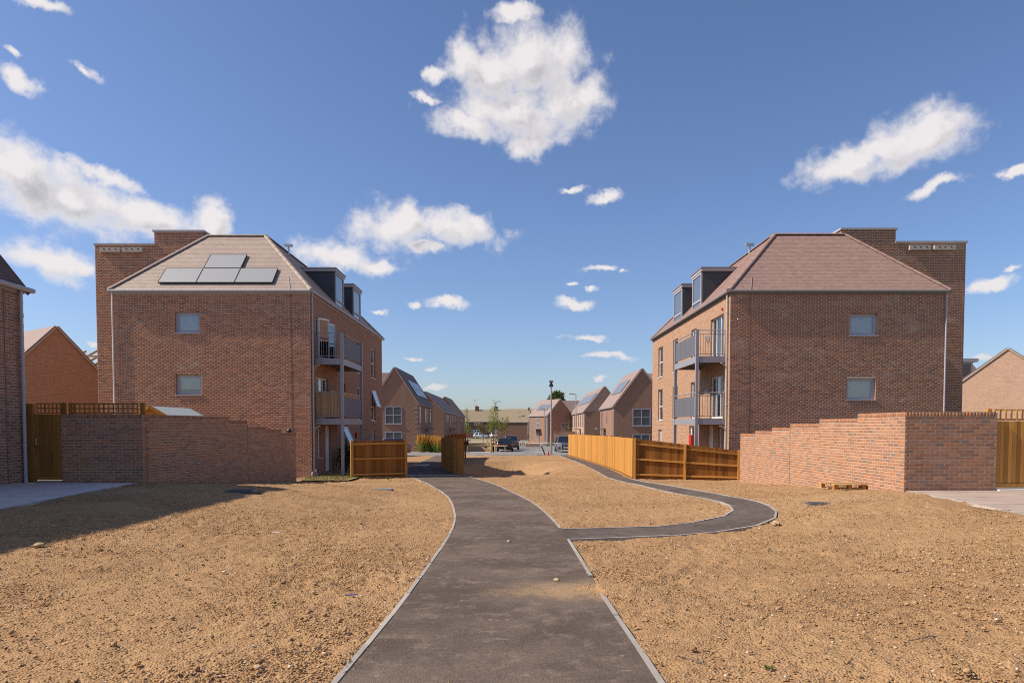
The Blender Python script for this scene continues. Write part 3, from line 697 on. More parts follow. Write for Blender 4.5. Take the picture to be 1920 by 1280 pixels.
def facade(mb, O, U, W, z0, z1, holes=(), reveal=0.15, m=0, mr=None):
    """one wall plane with openings and reveals"""
    O, U = Vector(O), Vector(U).normalized(); N = U.cross(ZV); mr = m if mr is None else mr
    us = sorted({0.0, W, *[h[0] for h in holes], *[h[1] for h in holes]}); zs = sorted({z0, z1, *[h[2] for h in holes], *[h[3] for h in holes]})
    P = lambda u, z, d=0.0: O+U*u+ZV*(z-O.z)-N*d
    for i in range(len(us)-1):
        for j in range(len(zs)-1):
            uc, zc = (us[i]+us[i+1])/2, (zs[j]+zs[j+1])/2
            if any(h[0] < uc < h[1] and h[2] < zc < h[3] for h in holes): continue
            mb.poly([P(us[i], zs[j]), P(us[i+1], zs[j]), P(us[i+1], zs[j+1]), P(us[i], zs[j+1])], m)
    for (a, b, c, d) in holes:
        r = reveal
        mb.poly([P(a,c), P(a,d), P(a,d,r), P(a,c,r)][::-1], mr); mb.poly([P(b,c), P(b,d), P(b,d,r), P(b,c,r)], mr)
        mb.poly([P(a,c), P(b,c), P(b,c,r), P(a,c,r)], mr); mb.poly([P(a,d), P(b,d), P(b,d,r), P(a,d,r)][::-1], mr)
def window(parent, O, U, a, b, c, d, cols=1, rows=1, frame=None, blind=None, sill=True, name='window', depth=0.095, fw=0.055, pane=None, door=False, backdrop=True):
    """frame > pane, sill, blind; opening a..b along the wall, c..d in height"""
    frame = frame or M['frame']; O, U = Vector(O), Vector(U).normalized(); N = U.cross(ZV)
    P = lambda u, z, q=0.0: O+U*u+ZV*(z-O.z)-N*q
    mb = MB()
    def bar(u0, u1, z0, z1, q=depth, t=0.06): mb.obox(P((u0+u1)/2, (z0+z1)/2, q+t/2), U*(u1-u0)/2, N*t/2, ZV*(z1-z0)/2)
    bar(a, a+fw, c, d); bar(b-fw, b, c, d); bar(a+fw, b-fw, c, c+fw); bar(a+fw, b-fw, d-fw, d)
    cw = (b-a)/cols
    for i in range(1, cols): bar(a+cw*i-fw*0.5, a+cw*i+fw*0.5, c+fw, d-fw, depth-0.004)
    rr = rows if isinstance(rows, (list, tuple)) else [i/rows for i in range(1, rows)]
    for t in rr: bar(a+fw, b-fw, c+(d-c)*t-fw*0.45, c+(d-c)*t+fw*0.45, depth-0.007)
    if not door and abs(rr[0] if rr else 0) < 1e-9 and cols == 1 and name == 'window':          # opening sash set in the frame
        e = fw*0.9; f2 = 0.05
        for q in ((a+e, a+e+f2, c+e, d-e), (b-e-f2, b-e, c+e, d-e), (a+e+f2, b-e-f2, c+e, c+e+f2), (a+e+f2, b-e-f2, d-e-f2, d-e)): bar(*q, depth+0.014, 0.05)
    w = mb.build(name, frame, parent)
    g = MB(); g.poly([P(a+fw*.5, c+fw*.5, depth+0.035), P(b-fw*.5, c+fw*.5, depth+0.035), P(b-fw*.5, d-fw*.5, depth+0.035), P(a+fw*.5, d-fw*.5, depth+0.035)])
    g.build('pane', pane or M['glass'], w)
    if backdrop:
        r = MB(); r.obox(P((a+b)/2, (c+d)/2, 1.15), U*((b-a)/2+0.5), N*0.02, ZV*((d-c)/2+0.3)); r.build('room_back', M['room'], w)
    if blind:
        s = MB(); z = d-(d-c)*blind; s.obox(P((a+b)/2, (z+d)/2, depth+0.12), U*((b-a)/2-0.02), N*0.004, ZV*(d-z)/2); s.build('blind', M['blind'], w)
    if sill:
        s = MB(); s.obox(P((a+b)/2, c-0.018, 0.03), U*((b-a)/2+0.03), N*0.07, ZV*0.016); s.build('sill', frame, w)
    return w
def sash(parent, hinge, U, N, w, h, angle, frame=None):
    """top-hung sash standing open: hinge = top left corner"""
    hinge = Vector(hinge); D = (-ZV*math.cos(angle)+N*math.sin(angle)); frame = frame or M['frame_white']; mb = MB(); T = U.cross(D)
    for u0, u1, v0, v1 in ((0,.06,0,h),(w-.06,w,0,h),(.06,w-.06,0,.06),(.06,w-.06,h-.06,h)):
        mb.obox(hinge+U*(u0+u1)/2+D*(v0+v1)/2, U*(u1-u0)/2, D*(v1-v0)/2, T*0.025)
    o = mb.build('open_sash', frame, parent)
    g = MB(); g.obox(hinge+U*w/2+D*h/2, U*(w/2-.05), D*(h/2-.05), T*0.008); g.build('sash_pane', M['glass'], o)
def downpipe(parent, x, y, z0, z1, r=0.038, mat_=None, brackets=4):
    mb = MB(); mb.tube((x,y,z0), (x,y,z1), r, 10)
    for i in range(brackets):
        z = z0+(z1-z0)*(i+0.6)/brackets; mb.tube((x,y,z-0.03), (x,y,z+0.03), r*1.25, 10)
    mb.build('downpipe', mat_ or M['trim'], parent, smooth=False)

# tiled slopes ------------------------------------------------------
def tile_slope(P0, U, S, W, SL, kl, kr, mat_, parent, tw=0.165, gauge=0.105, th=0.009, name='roof_tile_course', skip=None):
    """plain tiles, broken joint; kl/kr = inset per metre of slope at the left/right end"""
    P0, U, S = Vector(P0), Vector(U).normalized(), Vector(S).normalized(); N = U.cross(S); V = []
    n = int(SL/gauge)
    u_, s_, n_, p_ = (np.array(v) for v in (U, S, N, P0))
    for r in range(n+1):
        s0 = r*gauge; s1 = min(s0+gauge*1.25, SL); sm = s0+gauge*0.5
        a, b = kl*sm, W-kr*sm
        if s1-s0 < 0.02 or b-a < 0.05: continue
        u = a-((a+(tw/2 if r % 2 else 0)) % tw)
        while u < b:
            e0, e1 = max(u, a)+0.0015, min(u+tw, b)-0.0015; u += tw
            if e1-e0 < 0.02: continue
            if skip and skip((e0+e1)/2, sm): continue
            j = random.uniform(0, 0.003)
            for (uu, sv, nn) in ((e0,s0,0.0),(e1,s0,0.0),(e0,s0,th+j),(e1,s0,th+j),(e1,s1,0.004),(e0,s1,0.004)):
                V.append(p_+u_*uu+s_*sv+n_*nn)
    V = np.array(V); m = len(V)//6; base = 6*np.arange(m)[:,None]
    F1 = np.concatenate([base+np.array([0,1,3,2]), base+np.array([2,3,4,5]), base+np.array([0,2,5,5]), base+np.array([1,4,3,3])])
    # quads plus side triangles (as degenerate-free tris via separate list)
    quads = F1[:2*m]; tris = np.concatenate([base+np.array([0,2,5]), base+np.array([1,4,3])])
    me = bpy.data.meshes.new(name); allf = [tuple(q) for q in quads.tolist()]+[tuple(t) for t in tris.tolist()]
    me.from_pydata(V.tolist(), [], allf); me.materials.append(mat_); me.update()
    return tag(link(name, me, parent), kind='stuff')
def cap_line(p, q, mat_, parent, name='hip_tile', r=0.105, L=0.42):
    """half-round tiles along a hip or ridge"""
    p, q = Vector(p), Vector(q); d = (q-p); n = max(1, int(d.length/L)); a = d.normalized()
    side = a.cross(ZV).normalized(); up = side.cross(a).normalized(); seg = d.length/n
    mb = MB(); K = 7
    P = []
    for xx, rr in ((0, r*1.04), (seg*1.04, r*0.94)):
        for i in range(K): an = math.pi*i/(K-1); P.append((xx, math.cos(an)*rr, math.sin(an)*rr*0.8-0.02))
    F = [(i, i+1, K+i+1, K+i) for i in range(K-1)]+[tuple(range(K-1,-1,-1))]
    mb.add(P, F); me = mb.mesh(name, mat_)
    m3 = Matrix((a, side, up)).transposed()
    if m3.determinant() < 0: m3 = Matrix((a, -side, up)).transposed()
    for i in range(n):
        m4 = m3.to_4x4(); m4.translation = p+a*seg*i+up*0.01; put(name, me, parent, m4)

# ------------------------------------------------------------------ garden walls
def garden_wall(name, label, front, cor, far, steps, zb_front, mat_, loc):
    """front = outer end of the part that faces the camera, cor = corner, far = far end, steps = [(distance, top height)]"""
    root = empty(name, loc, label, 'brick wall')
    F, Cn, Fa = Vector((*front, 0)), Vector((*cor, 0)), Vector((*far, 0))
    right = Cn.x > 0; t = 0.215; core = MB(); bricks = []; cap = []
    top0 = steps[0][1]
    # face towards the camera
    O = Cn if right else F; W = (F-Cn).length; U = Vector((1, 0, 0)); O = Vector((O.x, O.y, 0))
    core.box(O.x, O.x+W, O.y, O.y+t, zb_front-0.4, top0-0.11)
    bricks += brick_list((O.x, O.y, 0), U, W, zb_front-0.02-0.075*2+0.0, top0-0.108, off=0.0)
    for i in range(int(W/0.075)):
        cap.append((Vector((O.x+0.0375+0.075*i, O.y, top0-0.054)), U, U.cross(ZV), 0.065, 0.1))
    core.box(O.x, O.x+W, O.y+0.002, O.y+t, top0-0.112, top0-0.004)
    # long face towards the path
    D = (Fa-Cn).normalized(); Us = -D if right else D; Ns = Us.cross(ZV); s0 = 0.0
    for (s1, top) in steps:
        a, b = Cn+D*s0, Cn+D*s1; zb = min(Hf(a.x, a.y), Hf(b.x, b.y))-0.3
        start = b if right else a; w = s1-s0
        nb = start - Ns*t/2
        e0, e1 = (t+0.001 if s0 == 0 else 0.0), 0.0
        ca = (a+D*e0+b)/2 - Ns*t/2
        core.obox(Vector((ca.x, ca.y, (zb-0.3+top-0.004)/2)), D*(s1-s0-e0)/2, Ns*t/2, ZV*(top-0.004-(zb-0.3))/2)
        kz = top-0.108; g0 = top0-0.108-0.075*40; full = g0+0.075*math.floor((kz-g0)/0.075+1e-6)
        if kz-full > 0.02: bricks += brick_list((start.x, start.y, 0), Us, w, full, kz, off=0.05)
        n = int(w/0.075)
        for i in range(n): cap.append((start+Us*(0.0375+w/n*i)+ZV*(top-0.054), Us, Ns, w/n-0.01, 0.1))
        # top bed of the copings
        tp = MB()
        s0 = s1
    Ltot = steps[-1][0]; g0 = top0-0.108-0.075*40
    def reach(zc):
        s_ = 0.0
        for (s1, top) in steps:
            if zc+0.0375 <= top-0.108+1e-4: s_ = s1
        zlo = min(Hf(Cn.x, Cn.y), Hf(Fa.x, Fa.y))-0.3
        return (Ltot-s_, Ltot) if right else (0.0, s_)
    st = Fa if right else Cn
    bricks += [b for b in brick_list((st.x, st.y, 0), Us, Ltot, g0, top0-0.108, span=reach, off=(0.1125-Ltot % 0.225 if right else 0.0)) if b[0].z > Hf(b[0].x, b[0].y)-0.25]
    mj = MB(); pj = Cn+D*(steps[2][0] if right else steps[1][0]); zt_ = (steps[2] if right else steps[1])[1]
    mj.obox(Vector((pj.x, pj.y, (zt_-0.11-2.0)/2))+Ns*0.003, D*0.007, Ns*0.004, ZV*(zt_-0.11+2.0)/2); mj.build('movement_joint', M['bark'], root)
    # end faces of the steps and the far end
    cm = core.build('wall_core', M['mortar'], root)
    capt = []
    lay_bricks(bricks, mat_, root, 300, proud=0.0045, jit=0.0012, tilt=0.002)
    lay_bricks(cap, mat_, root, 0, proud=0.009, jit=0.002, stuff='coping_course')
    # coping bricks seen from above
    mb = MB(); s0 = 0.0
    for (s1, top) in steps:
        a, b = Cn+D*s0, Cn+D*s1; n = max(1, int((s1-s0)/0.075))
        for i in range(n):
            c = a+D*((s1-s0)*(i+0.5)/n)-Ns*t/2; mb.obox(Vector((c.x, c.y, top-0.03)), D*((s1-s0)/n/2-0.005), Ns*(t/2+0.004), ZV*0.034)
        s0 = s1
    n = int(W/0.075)
    for i in range(n): mb.obox(Vector((O.x+0.0375+0.075*i, O.y+t/2, top0-0.03)), U*0.0325, Vector((0,1,0))*(t/2+0.004), ZV*0.034)
    tag(mb.build('coping_top', mat_, root), kind='stuff')
    # far end face
    Ue = Vector((1,0,0)); e = Fa - Ns*t
    return root
garden_wall('garden_wall', 'sunlit red brick garden wall stepping down beside the curved side path', (10.87,15.3), (8.8,15.3), (8.8,26.3),
            [(2.1,0.33),(4.25,0.215),(6.3,0.09),(7.8,-0.03),(9.4,-0.15),(11.0,-0.26)], -1.47, M['brick_wall'], (8.8,15.3,-1.45))
garden_wall('garden_wall', 'shaded dark red brick garden wall stepping down in front of the shed', (-11.68,17.7), (-9.57,17.7), (-8.32,26.3),
            [(4.05,0.32),(5.15,0.2),(6.4,0.0),(7.55,-0.1),(8.69,-0.22)], -1.50, M['brick_wall'], (-9.57,17.7,-1.46))

M['bird_box'] = plain('cement_board', (0.46,0.40,0.34), 0.9, 0.1)
# ------------------------------------------------------------------ apartment blocks
def block(sx, xi, xo, y0, y1, ze, zb, label, brick, fwin, side_y, tower, tile_m, trim, pv=False):
    root = empty('apartment_block', (sx*(xi+xo)/2, y0, zb), label, 'building')
    xa, xb = sorted((sx*xi, sx*xo)); W = xb-xa; zb -= 0.4
    # ---- walls
    mb = MB(); Lw = y1-y0
    fh = [(a-xa, b-xa, c, d) for (a, b, c, d, *_r) in fwin]
    facade(mb, (xa, y0, 0), (1,0,0), W, zb, ze, fh, m=0, mr=1)
    O, U = (((sx*xi), y1, 0), (0,-1,0)) if sx > 0 else ((sx*xi, y0, 0), (0,1,0))
    cv = (lambda p, q: (y1-q, y1-p)) if sx > 0 else (lambda p, q: (p-y0, q-y0))
    sh = [(*cv(s['y'][0], s['y'][1]), s['z'][0], s['z'][1]) for s in side_y]
    facade(mb, O, U, Lw, zb, ze, sh, m=1, mr=1)
    facade(mb, (xb, y1, 0), (-1,0,0), W, zb, ze, m=1)
    O2, U2 = ((sx*xo, y0, 0), (0,1,0)) if sx > 0 else ((sx*xo, y1, 0), (0,-1,0))
    facade(mb, O2, U2, Lw, zb, ze, m=1)
    wall = mb.build('wall', [M['mortar_dark'], M['bt_block'] if sx > 0 else M['bt_block_shade']], root)
    lay_bricks(brick_list((xa, y0, 0), (1,0,0), W, zb+0.4-0.3, ze-0.02, fh), brick, wall, 300, proud=0.0034, jit=0.0012, tilt=0.0024)
    # corner return bricks catch light on the street side: movement joint
    mj = MB(); xj = sx*(xi+0.8); mj.box(xj-0.009, xj+0.009, y0-0.011, y0+0.005, zb+0.3, ze-0.12); mj.build('movement_joint', M['bark'], wall)
    for (a, b, c, d, bl) in fwin: window(root, (xa, y0, 0), (1,0,0), a-xa, b-xa, c, d, blind=bl, fw=0.07)
    # ---- floors inside so that rooms do not leak light
    fl = MB()
    for zf in (0.30, 2.90): fl.box(xa+0.3, xb-0.3, y0+0.3, y1-0.3, zf-0.2, zf)
    fl.box(xa+0.02, xb-0.02, y0+0.02, y1-0.02, ze-0.06, ze-0.02)
    fl.build('floor_slab', M['room'], root)
    # ---- roof
    ov = 0.10; pit = R(46.0); c_, s_ = math.cos(pit), math.sin(pit); run = 2.84+ov; SL = run/c_; rise = run*math.tan(pit)
    X0, X1, Y0, Y1 = xa-ov, xb+ov, y0-ov, y1+ov; zt = ze+rise
    rf = MB()
    B = [(X0,Y0,ze),(X1,Y0,ze),(X1,Y1,ze),(X0,Y1,ze)]; T = [(X0+run,Y0+run,zt),(X1-run,Y0+run,zt),(X1-run,Y1-run,zt),(X0+run,Y1-run,zt)]
    rf.add(B+T, [(0,1,5,4),(1,2,6,5),(2,3,7,6),(3,0,4,7),(4,5,6,7),(3,2,1,0)])
    roof = rf.build('roof', M['tile_dark'], root)
    k = c_
    tile_slope((X0,Y0,ze), (1,0,0), (0,c_,s_), X1-X0, SL, k, k, tile_m, roof)
    if sx > 0: tile_slope((X0,Y1,ze), (0,-1,0), (c_,0,s_), Y1-Y0, SL, k, k, tile_m, roof)
    else: tile_slope((X1,Y0,ze), (0,1,0), (-c_,0,s_), Y1-Y0, SL, k, k, tile_m, roof)
    for i in range(4): cap_line(B[i], T[i], tile_m, roof)
    cap_line(T[0], T[1], tile_m, roof, 'ridge_tile'); cap_line(T[1 if sx < 0 else 0], T[2 if sx < 0 else 3], tile_m, roof, 'ridge_tile')
    # verge line of the movement joint on the tiles
    jt = MB(); uj = xj; s1 = min(SL, (abs(sx*xi-uj)+ov)/c_*0.98)
    jt.bar((uj, Y0-0.0, ze+0.01+0.02), (uj+sx*0.25, Y0+0.62, ze+0.66), 0.03, 0.03); jt.build('joint_cover', trim, roof)
    # ---- eaves: fascia and gutter
    fa = MB(); zf0, zf1 = ze-0.16, ze-0.012
    fa.box(xa-0.03, xb+0.03, y0-0.035, y0-0.012, zf0, zf1); fa.box(sx*xi-sx*0.035, sx*xi-sx*0.012, y0-0.012, y1, zf0, zf1)
    fa.build('fascia', trim, root)
    gt = MB(); zg = ze-0.035; yg = y0-0.115; xg = sx*xi-sx*0.115
    gt.tube((xa-0.11, yg, zg), (xb+0.11, yg, zg), 0.062, 10); gt.tube((xg, y0-0.115, zg), (xg, y1+0.1, zg), 0.062, 10)
    n = 7
    for i in range(n):
        x = xa+W*(i+0.5)/n; gt.tube((x-0.02, yg, zg), (x+0.02, yg, zg), 0.068, 10)
    gt.build('gutter', M['trim'] if sx < 0 else M['trim_dark'], root)
    downpipe(root, sx*xi-sx*0.06, y0+0.22 if sx > 0 else y0+0.12, zb+0.4, ze-0.06, mat_=M['trim'])
    downpipe(root, sx*xo+sx*(-0.03), y0-0.05, zb+0.4, ze-0.1, 0.03, M['white'] if sx < 0 else M['frame'])
    # ---- dormers on the street side
    for (d0, d1) in ((y0+5.2, y0+6.95), (y0+9.0, y0+10.9)):
        xf = sx*(xi+0.30); zt_ = ze+2.08; z0_ = ze+0.12; back = sx*(xi+2.1)
        db = MB(); db.box(xf, back, d0, d1, z0_, zt_)
        dm = db.build('dormer', M['zinc'], root)
        rb = MB(); rb.box(xf-sx*0.12, back+sx*0.1, d0-0.12, d1+0.12, zt_, zt_+0.06); rb.build('dormer_roof', M['trim_dark'], dm)
        tb = MB(); tb.box(xf-sx*0.09, back, d0-0.09, d1+0.09, zt_-0.12, zt_-0.001); tb.build('dormer_fascia', M['trim'], dm)
        Od, Ud = ((xf-sx*0.012, d1, 0), (0,-1,0)) if sx > 0 else ((xf-sx*0.012, d0, 0), (0,1,0))
        ww = d1-d0
        window(dm, Od, Ud, 0.06, ww-0.06, z0_+0.02, zt_-0.14, 1, [0.27], frame=M['trim'], blind=None, sill=False, depth=-0.05, fw=0.09, backdrop=False, pane=M['pane_far'])
    # ---- openings of the street side
    for s in side_y:
        a, b = cv(*s['y']); w = window(root, O, U, a, b, *s['z'], s.get('c', 1), s.get('r', 1), frame=s.get('f', M['frame_white']), blind=s.get('b'), name=s.get('n', 'window'), sill=s.get('n') is None, pane=s.get('p'))
    # ---- balconies
    bal = []
    for zf, filled in ((2.95, False), (0.36, sx < 0)):
        yb0, yb1 = y0+0.55, y0+4.4; pj = 1.18; xw = sx*xi-sx*0.02; xe = sx*(xi-pj)
        bm = MB(); bm.box(xw, xe, yb0, yb0+0.09, zf-0.26, zf); bm.box(xw, xe, yb1-0.09, yb1, zf-0.26, zf); bm.box(xe-0.045, xe+0.045, yb0+0.091, yb1-0.091, zf-0.262, zf-0.002)
        bc = bm.build('balcony', M['steel'], root)
        dk = MB(); dk.box(xw, xe+sx*0.05, yb0+0.1, yb1-0.1, zf-0.09, zf-0.03)
        for i in range(5):
            yj = yb0+0.3+(yb1-yb0-0.6)*i/4; dk.box(xw, xe+sx*0.05, yj-0.025, yj+0.025, zf-0.2, zf-0.092)
        dk.build('deck', M['trim_dark'], bc)
        rl = MB(); zt2 = zf+1.08
        rl.tube((xw, yb0+0.045, zt2), (xe, yb0+0.045, zt2), 0.024, 8); rl.tube((xw, yb0+0.045, zf+0.1), (xe, yb0+0.045, zf+0.1), 0.014, 6); rl.tube((xw, yb0+0.045, zt2-0.14), (xe, yb0+0.045, zt2-0.14), 0.014, 6)
        rl.tube((xe, yb0+0.045, zt2), (xe, yb1-0.045, zt2), 0.024, 8); rl.build('handrail', M['steel'], bc)
        one = MB(); one.tube((0,0,0.1), (0,0,0.94), 0.009, 6); me = one.mesh('baluster', M['steel']); nb = 11
        for i in range(nb):
            x = xw+(xe-xw)*(i+0.6)/nb; put('baluster', me, bc, Matrix.Translation((x, yb0+0.045, zf)))
        for i in range(4):
            yj = yb0+0.1+(yb1-yb0-0.2)*i/4; pn = MB(); pn.box(xe-0.012, xe+0.012, yj+0.008, yj+(yb1-yb0-0.2)/4-0.008, zf+0.09, zt2-0.14); pn.build('privacy_panel', M['panel'], bc)
        if filled:
            one = MB(); one.box(-0.028, 0.028, -0.008, 0.008, 0.06, 1.18); me = one.mesh('screen_slat', M['wood_pale'])
            for i in range(17): put('screen_slat', me, bc, Matrix.Translation((xw+(xe-xw)*(i+0.7)/17.5, yb0+0.11, zf)))
            pn = MB(); pn.box(xe-sx*-0.05, xe+sx*0.062, yb0+0.1, yb1-0.1, zt2-0.1, zt2+0.08); pn.build('screen_rail', M['wood_pale'], bc)
        bal.append(bc)
    for y in (y0+0.595, y0+4.355):
        ps = MB(); x = sx*(xi-1.18); ps.box(x-0.062, x+0.062, y-0.062, y+0.062, zb+0.25, 4.06); ps.build('balcony_post', M['steel'], root)
    # swept rainwater branch below the balconies
    for zf in (2.95, 0.36):
        el_ = MB(); xw = sx*xi-sx*0.06; pts = [(xw+(-sx)*(0.28-0.28*math.cos(t)), y0+0.2, zf-0.62+0.30*math.sin(t)) for t in np.linspace(0.0, 1.5, 6)]
        for p, q in zip(pts[:-1], pts[1:]): el_.tube(p, q, 0.022, 6)
        el_.build('rain_branch', M['trim'], root)
    # ---- taller rear part with parapet, bird boxes
    t0, t1, tm, ty, tz0, tz1 = tower                          # outer x, inner x, split x, y, low top, high top
    ta, tb_ = sorted((t0, t1)); tm_a, tm_b = (ta, tm) if sx < 0 else (tm, tb_)
    tw = MB()
    facade(tw, (ta, ty, 0), (1,0,0), tb_-ta, zb, tz0, m=0)
    hx0, hx1 = (tm, tb_) if sx < 0 else (ta, tm)
    facade(tw, (hx0, ty, 0), (1,0,0), hx1-hx0, tz0, tz1, m=0)
    tw.box(ta+0.001, tb_-0.001, ty+0.01, ty+6, zb, tz0-0.01, 1); tw.box(hx0+0.001, hx1-0.001, ty+0.012, ty+4, tz0, tz1-0.01, 1)
    tower_o = tw.build('stair_tower', [M['mortar_dark'], M['bt_block'] if sx > 0 else M['bt_block_shade']], root)
    bl = brick_list((ta, ty, 0), (1,0,0), tb_-ta, zb+0.3, tz0-0.02)+brick_list((hx0, ty, 0), (1,0,0), hx1-hx0, tz0-0.02, tz1-0.02)
    lay_bricks(bl, brick, tower_o, 0, proud=0.0034, jit=0.0012, tilt=0.0024)
    cp = MB(); cp.box((ta if sx < 0 else tm)-0.03, (tm if sx < 0 else tb_)+0.06, ty-0.06, ty+6, tz0-0.005, tz0+0.075); cp.box(hx0-0.06, hx1+0.06, ty-0.063, ty+4, tz1-0.005, tz1+0.08); cp.build('parapet_coping', M['trim'], tower_o)
    bx = (ta+0.28, ta+1.35) if sx < 0 else (tm+0.6, tm+1.75)
    for i, x in enumerate(bx):
        w = 0.98; bb = MB(); bb.box(x, x+w, ty-0.14, ty-0.004, tz0-0.36, tz0-0.14)
        bo = bb.build('bird_box', M['bird_box'], tower_o)
        for q in (0.2, 0.46, 0.76):
            e = MB(); e.box(x+q*w, x+q*w+0.07, ty-0.146, ty-0.139, tz0-0.25, tz0-0.2); e.build('nest_hole', M['black'], bo)
    # ---- solar panels
    if pv:
        pr = MB()
        U_, S_, N_ = Vector((1,0,0)), Vector((0,c_,s_)), Vector((0,-s_,c_)); P0 = Vector((X0,Y0,ze))
        for (u, s, w, h) in ((1.98,0.42,1.60,1.05),(3.60,0.42,1.60,1.05),(5.22,0.42,1.60,1.05),(3.60,1.50,1.60,1.05)):
            c = P0+U_*(u+w/2)+S_*(s+h/2)+N_*0.075
            pb = MB(); pb.obox(c, U_*w/2, S_*h/2, N_*0.02); po = pb.build('solar_panel', M['pv_glare'], root)
            fr = MB()
            for du, dv, a, b in ((0,-h/2,w/2,0.012),(0,h/2,w/2,0.012),(-w/2,0,0.012,h/2),(w/2,0,0.012,h/2)): fr.obox(c+U_*du+S_*dv, U_*a, S_*b, N_*0.026)
            fr.build('panel_frame', M['black'], po)
    # roof vent
    vp = MB(); xv = sx*(xi+2.75); vp.tube((xv, y0+5.8, zt-0.5), (xv, y0+5.8, zt+0.35), 0.05, 8); vp.box(xv-0.2, xv+0.2, y0+5.7, y0+5.9, zt+0.3, zt+0.4); vp.build('roof_vent', M['galv'], root)
    return root
DOORF = M['frame_white']
def side_openings(y0, left):
    o = [dict(y=(y0+0.85, y0+2.75), z=(2.97, 4.78), c=3, n='balcony_door', b=None), dict(y=(y0+0.85, y0+2.75), z=(0.38, 2.2), c=3, n='balcony_door'),
         dict(y=(y0+5.1, y0+6.05), z=(2.98, 4.78), r=[0.45]), dict(y=(y0+5.1, y0+6.05), z=(0.39, 2.2), r=[0.45]),
         dict(y=(y0+8.75, y0+9.9), z=(2.98, 4.78), r=[0.45], b=0.4), dict(y=(y0+8.75, y0+9.9), z=(0.39, 2.2), r=[0.45], b=0.9),
         dict(y=(y0+12.4, y0+13.7), z=(2.98, 4.78), r=[0.5], b=0.3), dict(y=(y0+12.4, y0+13.7), z=(0.39, 2.25), r=[0.45]),
         dict(y=(y0+1.0, y0+1.5), z=(-1.35, -0.05), r=1), dict(y=(y0+2.2, y0+3.1), z=(-2.05, 0.05), n='front_door', p=M['blind']),
         dict(y=(y0+5.1, y0+6.3), z=(-1.35, 0.05), b=0.3), dict(y=(y0+12.6, y0+13.5), z=(-1.9, -0.15), n='meter_cupboard', p=M['trim'])]
    return o
bl_left = block(-1, 8.52, 16.86, 29.0, 44.9, 5.74, -2.15, 'brown brick three-storey block on the left with solar panels on the roof', M['brick_block'],
    [(-14.23,-13.19,3.96,4.83,0.85), (-14.23,-13.15,1.36,2.22,0.72)], side_openings(29.0, True),
    (-19.95, -14.75, -17.1, 33.0, 8.68, 9.3), M['tile_sheen'], M['trim'], pv=True)
bl_right = block(1, 8.92, 17.75, 28.1, 43.5, 5.55, -2.15, 'brown brick three-storey block on the right with plain hipped tile roof', M['brick_block_r'],
    [(13.82,14.95,3.74,4.62,0.97), (13.74,14.92,1.11,2.0,0.95)], side_openings(28.1, False),  # blinds added here to stand in for the pale reflection in the glass
    (21.25, 15.4, 17.95, 32.3, 8.6, 9.2), M['tile'], M['trim_dark'])
# open sashes on the street sides
sash(bl_left, (-8.50, 41.45, 2.22), Vector((0,1,0)), Vector((1,0,0)), 1.2, 1.05, 0.32)
sash(bl_left, (-8.50, 34.15, 0.0), Vector((0,1,0)), Vector((1,0,0)), 1.1, 1.35, 0.42)
for (p, d, n) in (((-8.47,30.1,2.99), 0.5, 1), ((-8.47,31.6,2.99), 0.25, 1)):
    lf = MB(); q = Vector(p)+Vector((math.sin(d), math.cos(d), 0))*0.6
    lf.bar(Vector(p)+ZV*0.03, q+ZV*0.03, 0.05, 0.07); lf.bar(Vector(p)+ZV*1.75, q+ZV*1.75, 0.05, 0.07); lf.bar(Vector(p), Vector(p)+ZV*1.78, 0.06, 0.05, (0,1,0)); lf.bar(q, q+ZV*1.78, 0.06, 0.05, (0,1,0))
    lo = lf.build('open_door_leaf', M['frame_white'], bl_left); g = MB(); m_ = (Vector(p)+q)/2+ZV*0.9; dv = (q-Vector(p))/2; g.obox(m_, dv*0.9, ZV*0.82, dv.cross(ZV).normalized()*0.01); g.build('leaf_pane', M['glass'], lo)
# wall-mounted things on the right block
MBr = MB(); MBr.box(8.80, 8.915, 33.6, 34.0, -0.95, -0.4); MBr.build('red_meter_box', M['red'], bl_right)
MBr = MB(); MBr.box(8.85, 8.915, 29.0, 29.12, 4.92, 5.0); MBr.build('alarm_box', M['red'], bl_right)
MBr = MB(); MBr.box(-8.5, -8.4, 37.1, 37.3, -0.6, -0.3); MBr.build('red_meter_box', M['red'], bl_left)
for y, z in ((33.1,4.0),(33.4,4.0),(33.1,1.6),(33.4,1.6)):
    for s_, b_, x in ((-1, bl_left, -8.5), (1, bl_right, 8.9)):
        wl = MB(); wl.tube((x-s_*0.06, y-1.1+(0 if s_ < 0 else -1), z-0.12), (x-s_*0.06, y-1.1+(0 if s_ < 0 else -1), z+0.12), 0.035, 8); wl.build('wall_light', M['galv'], b_)

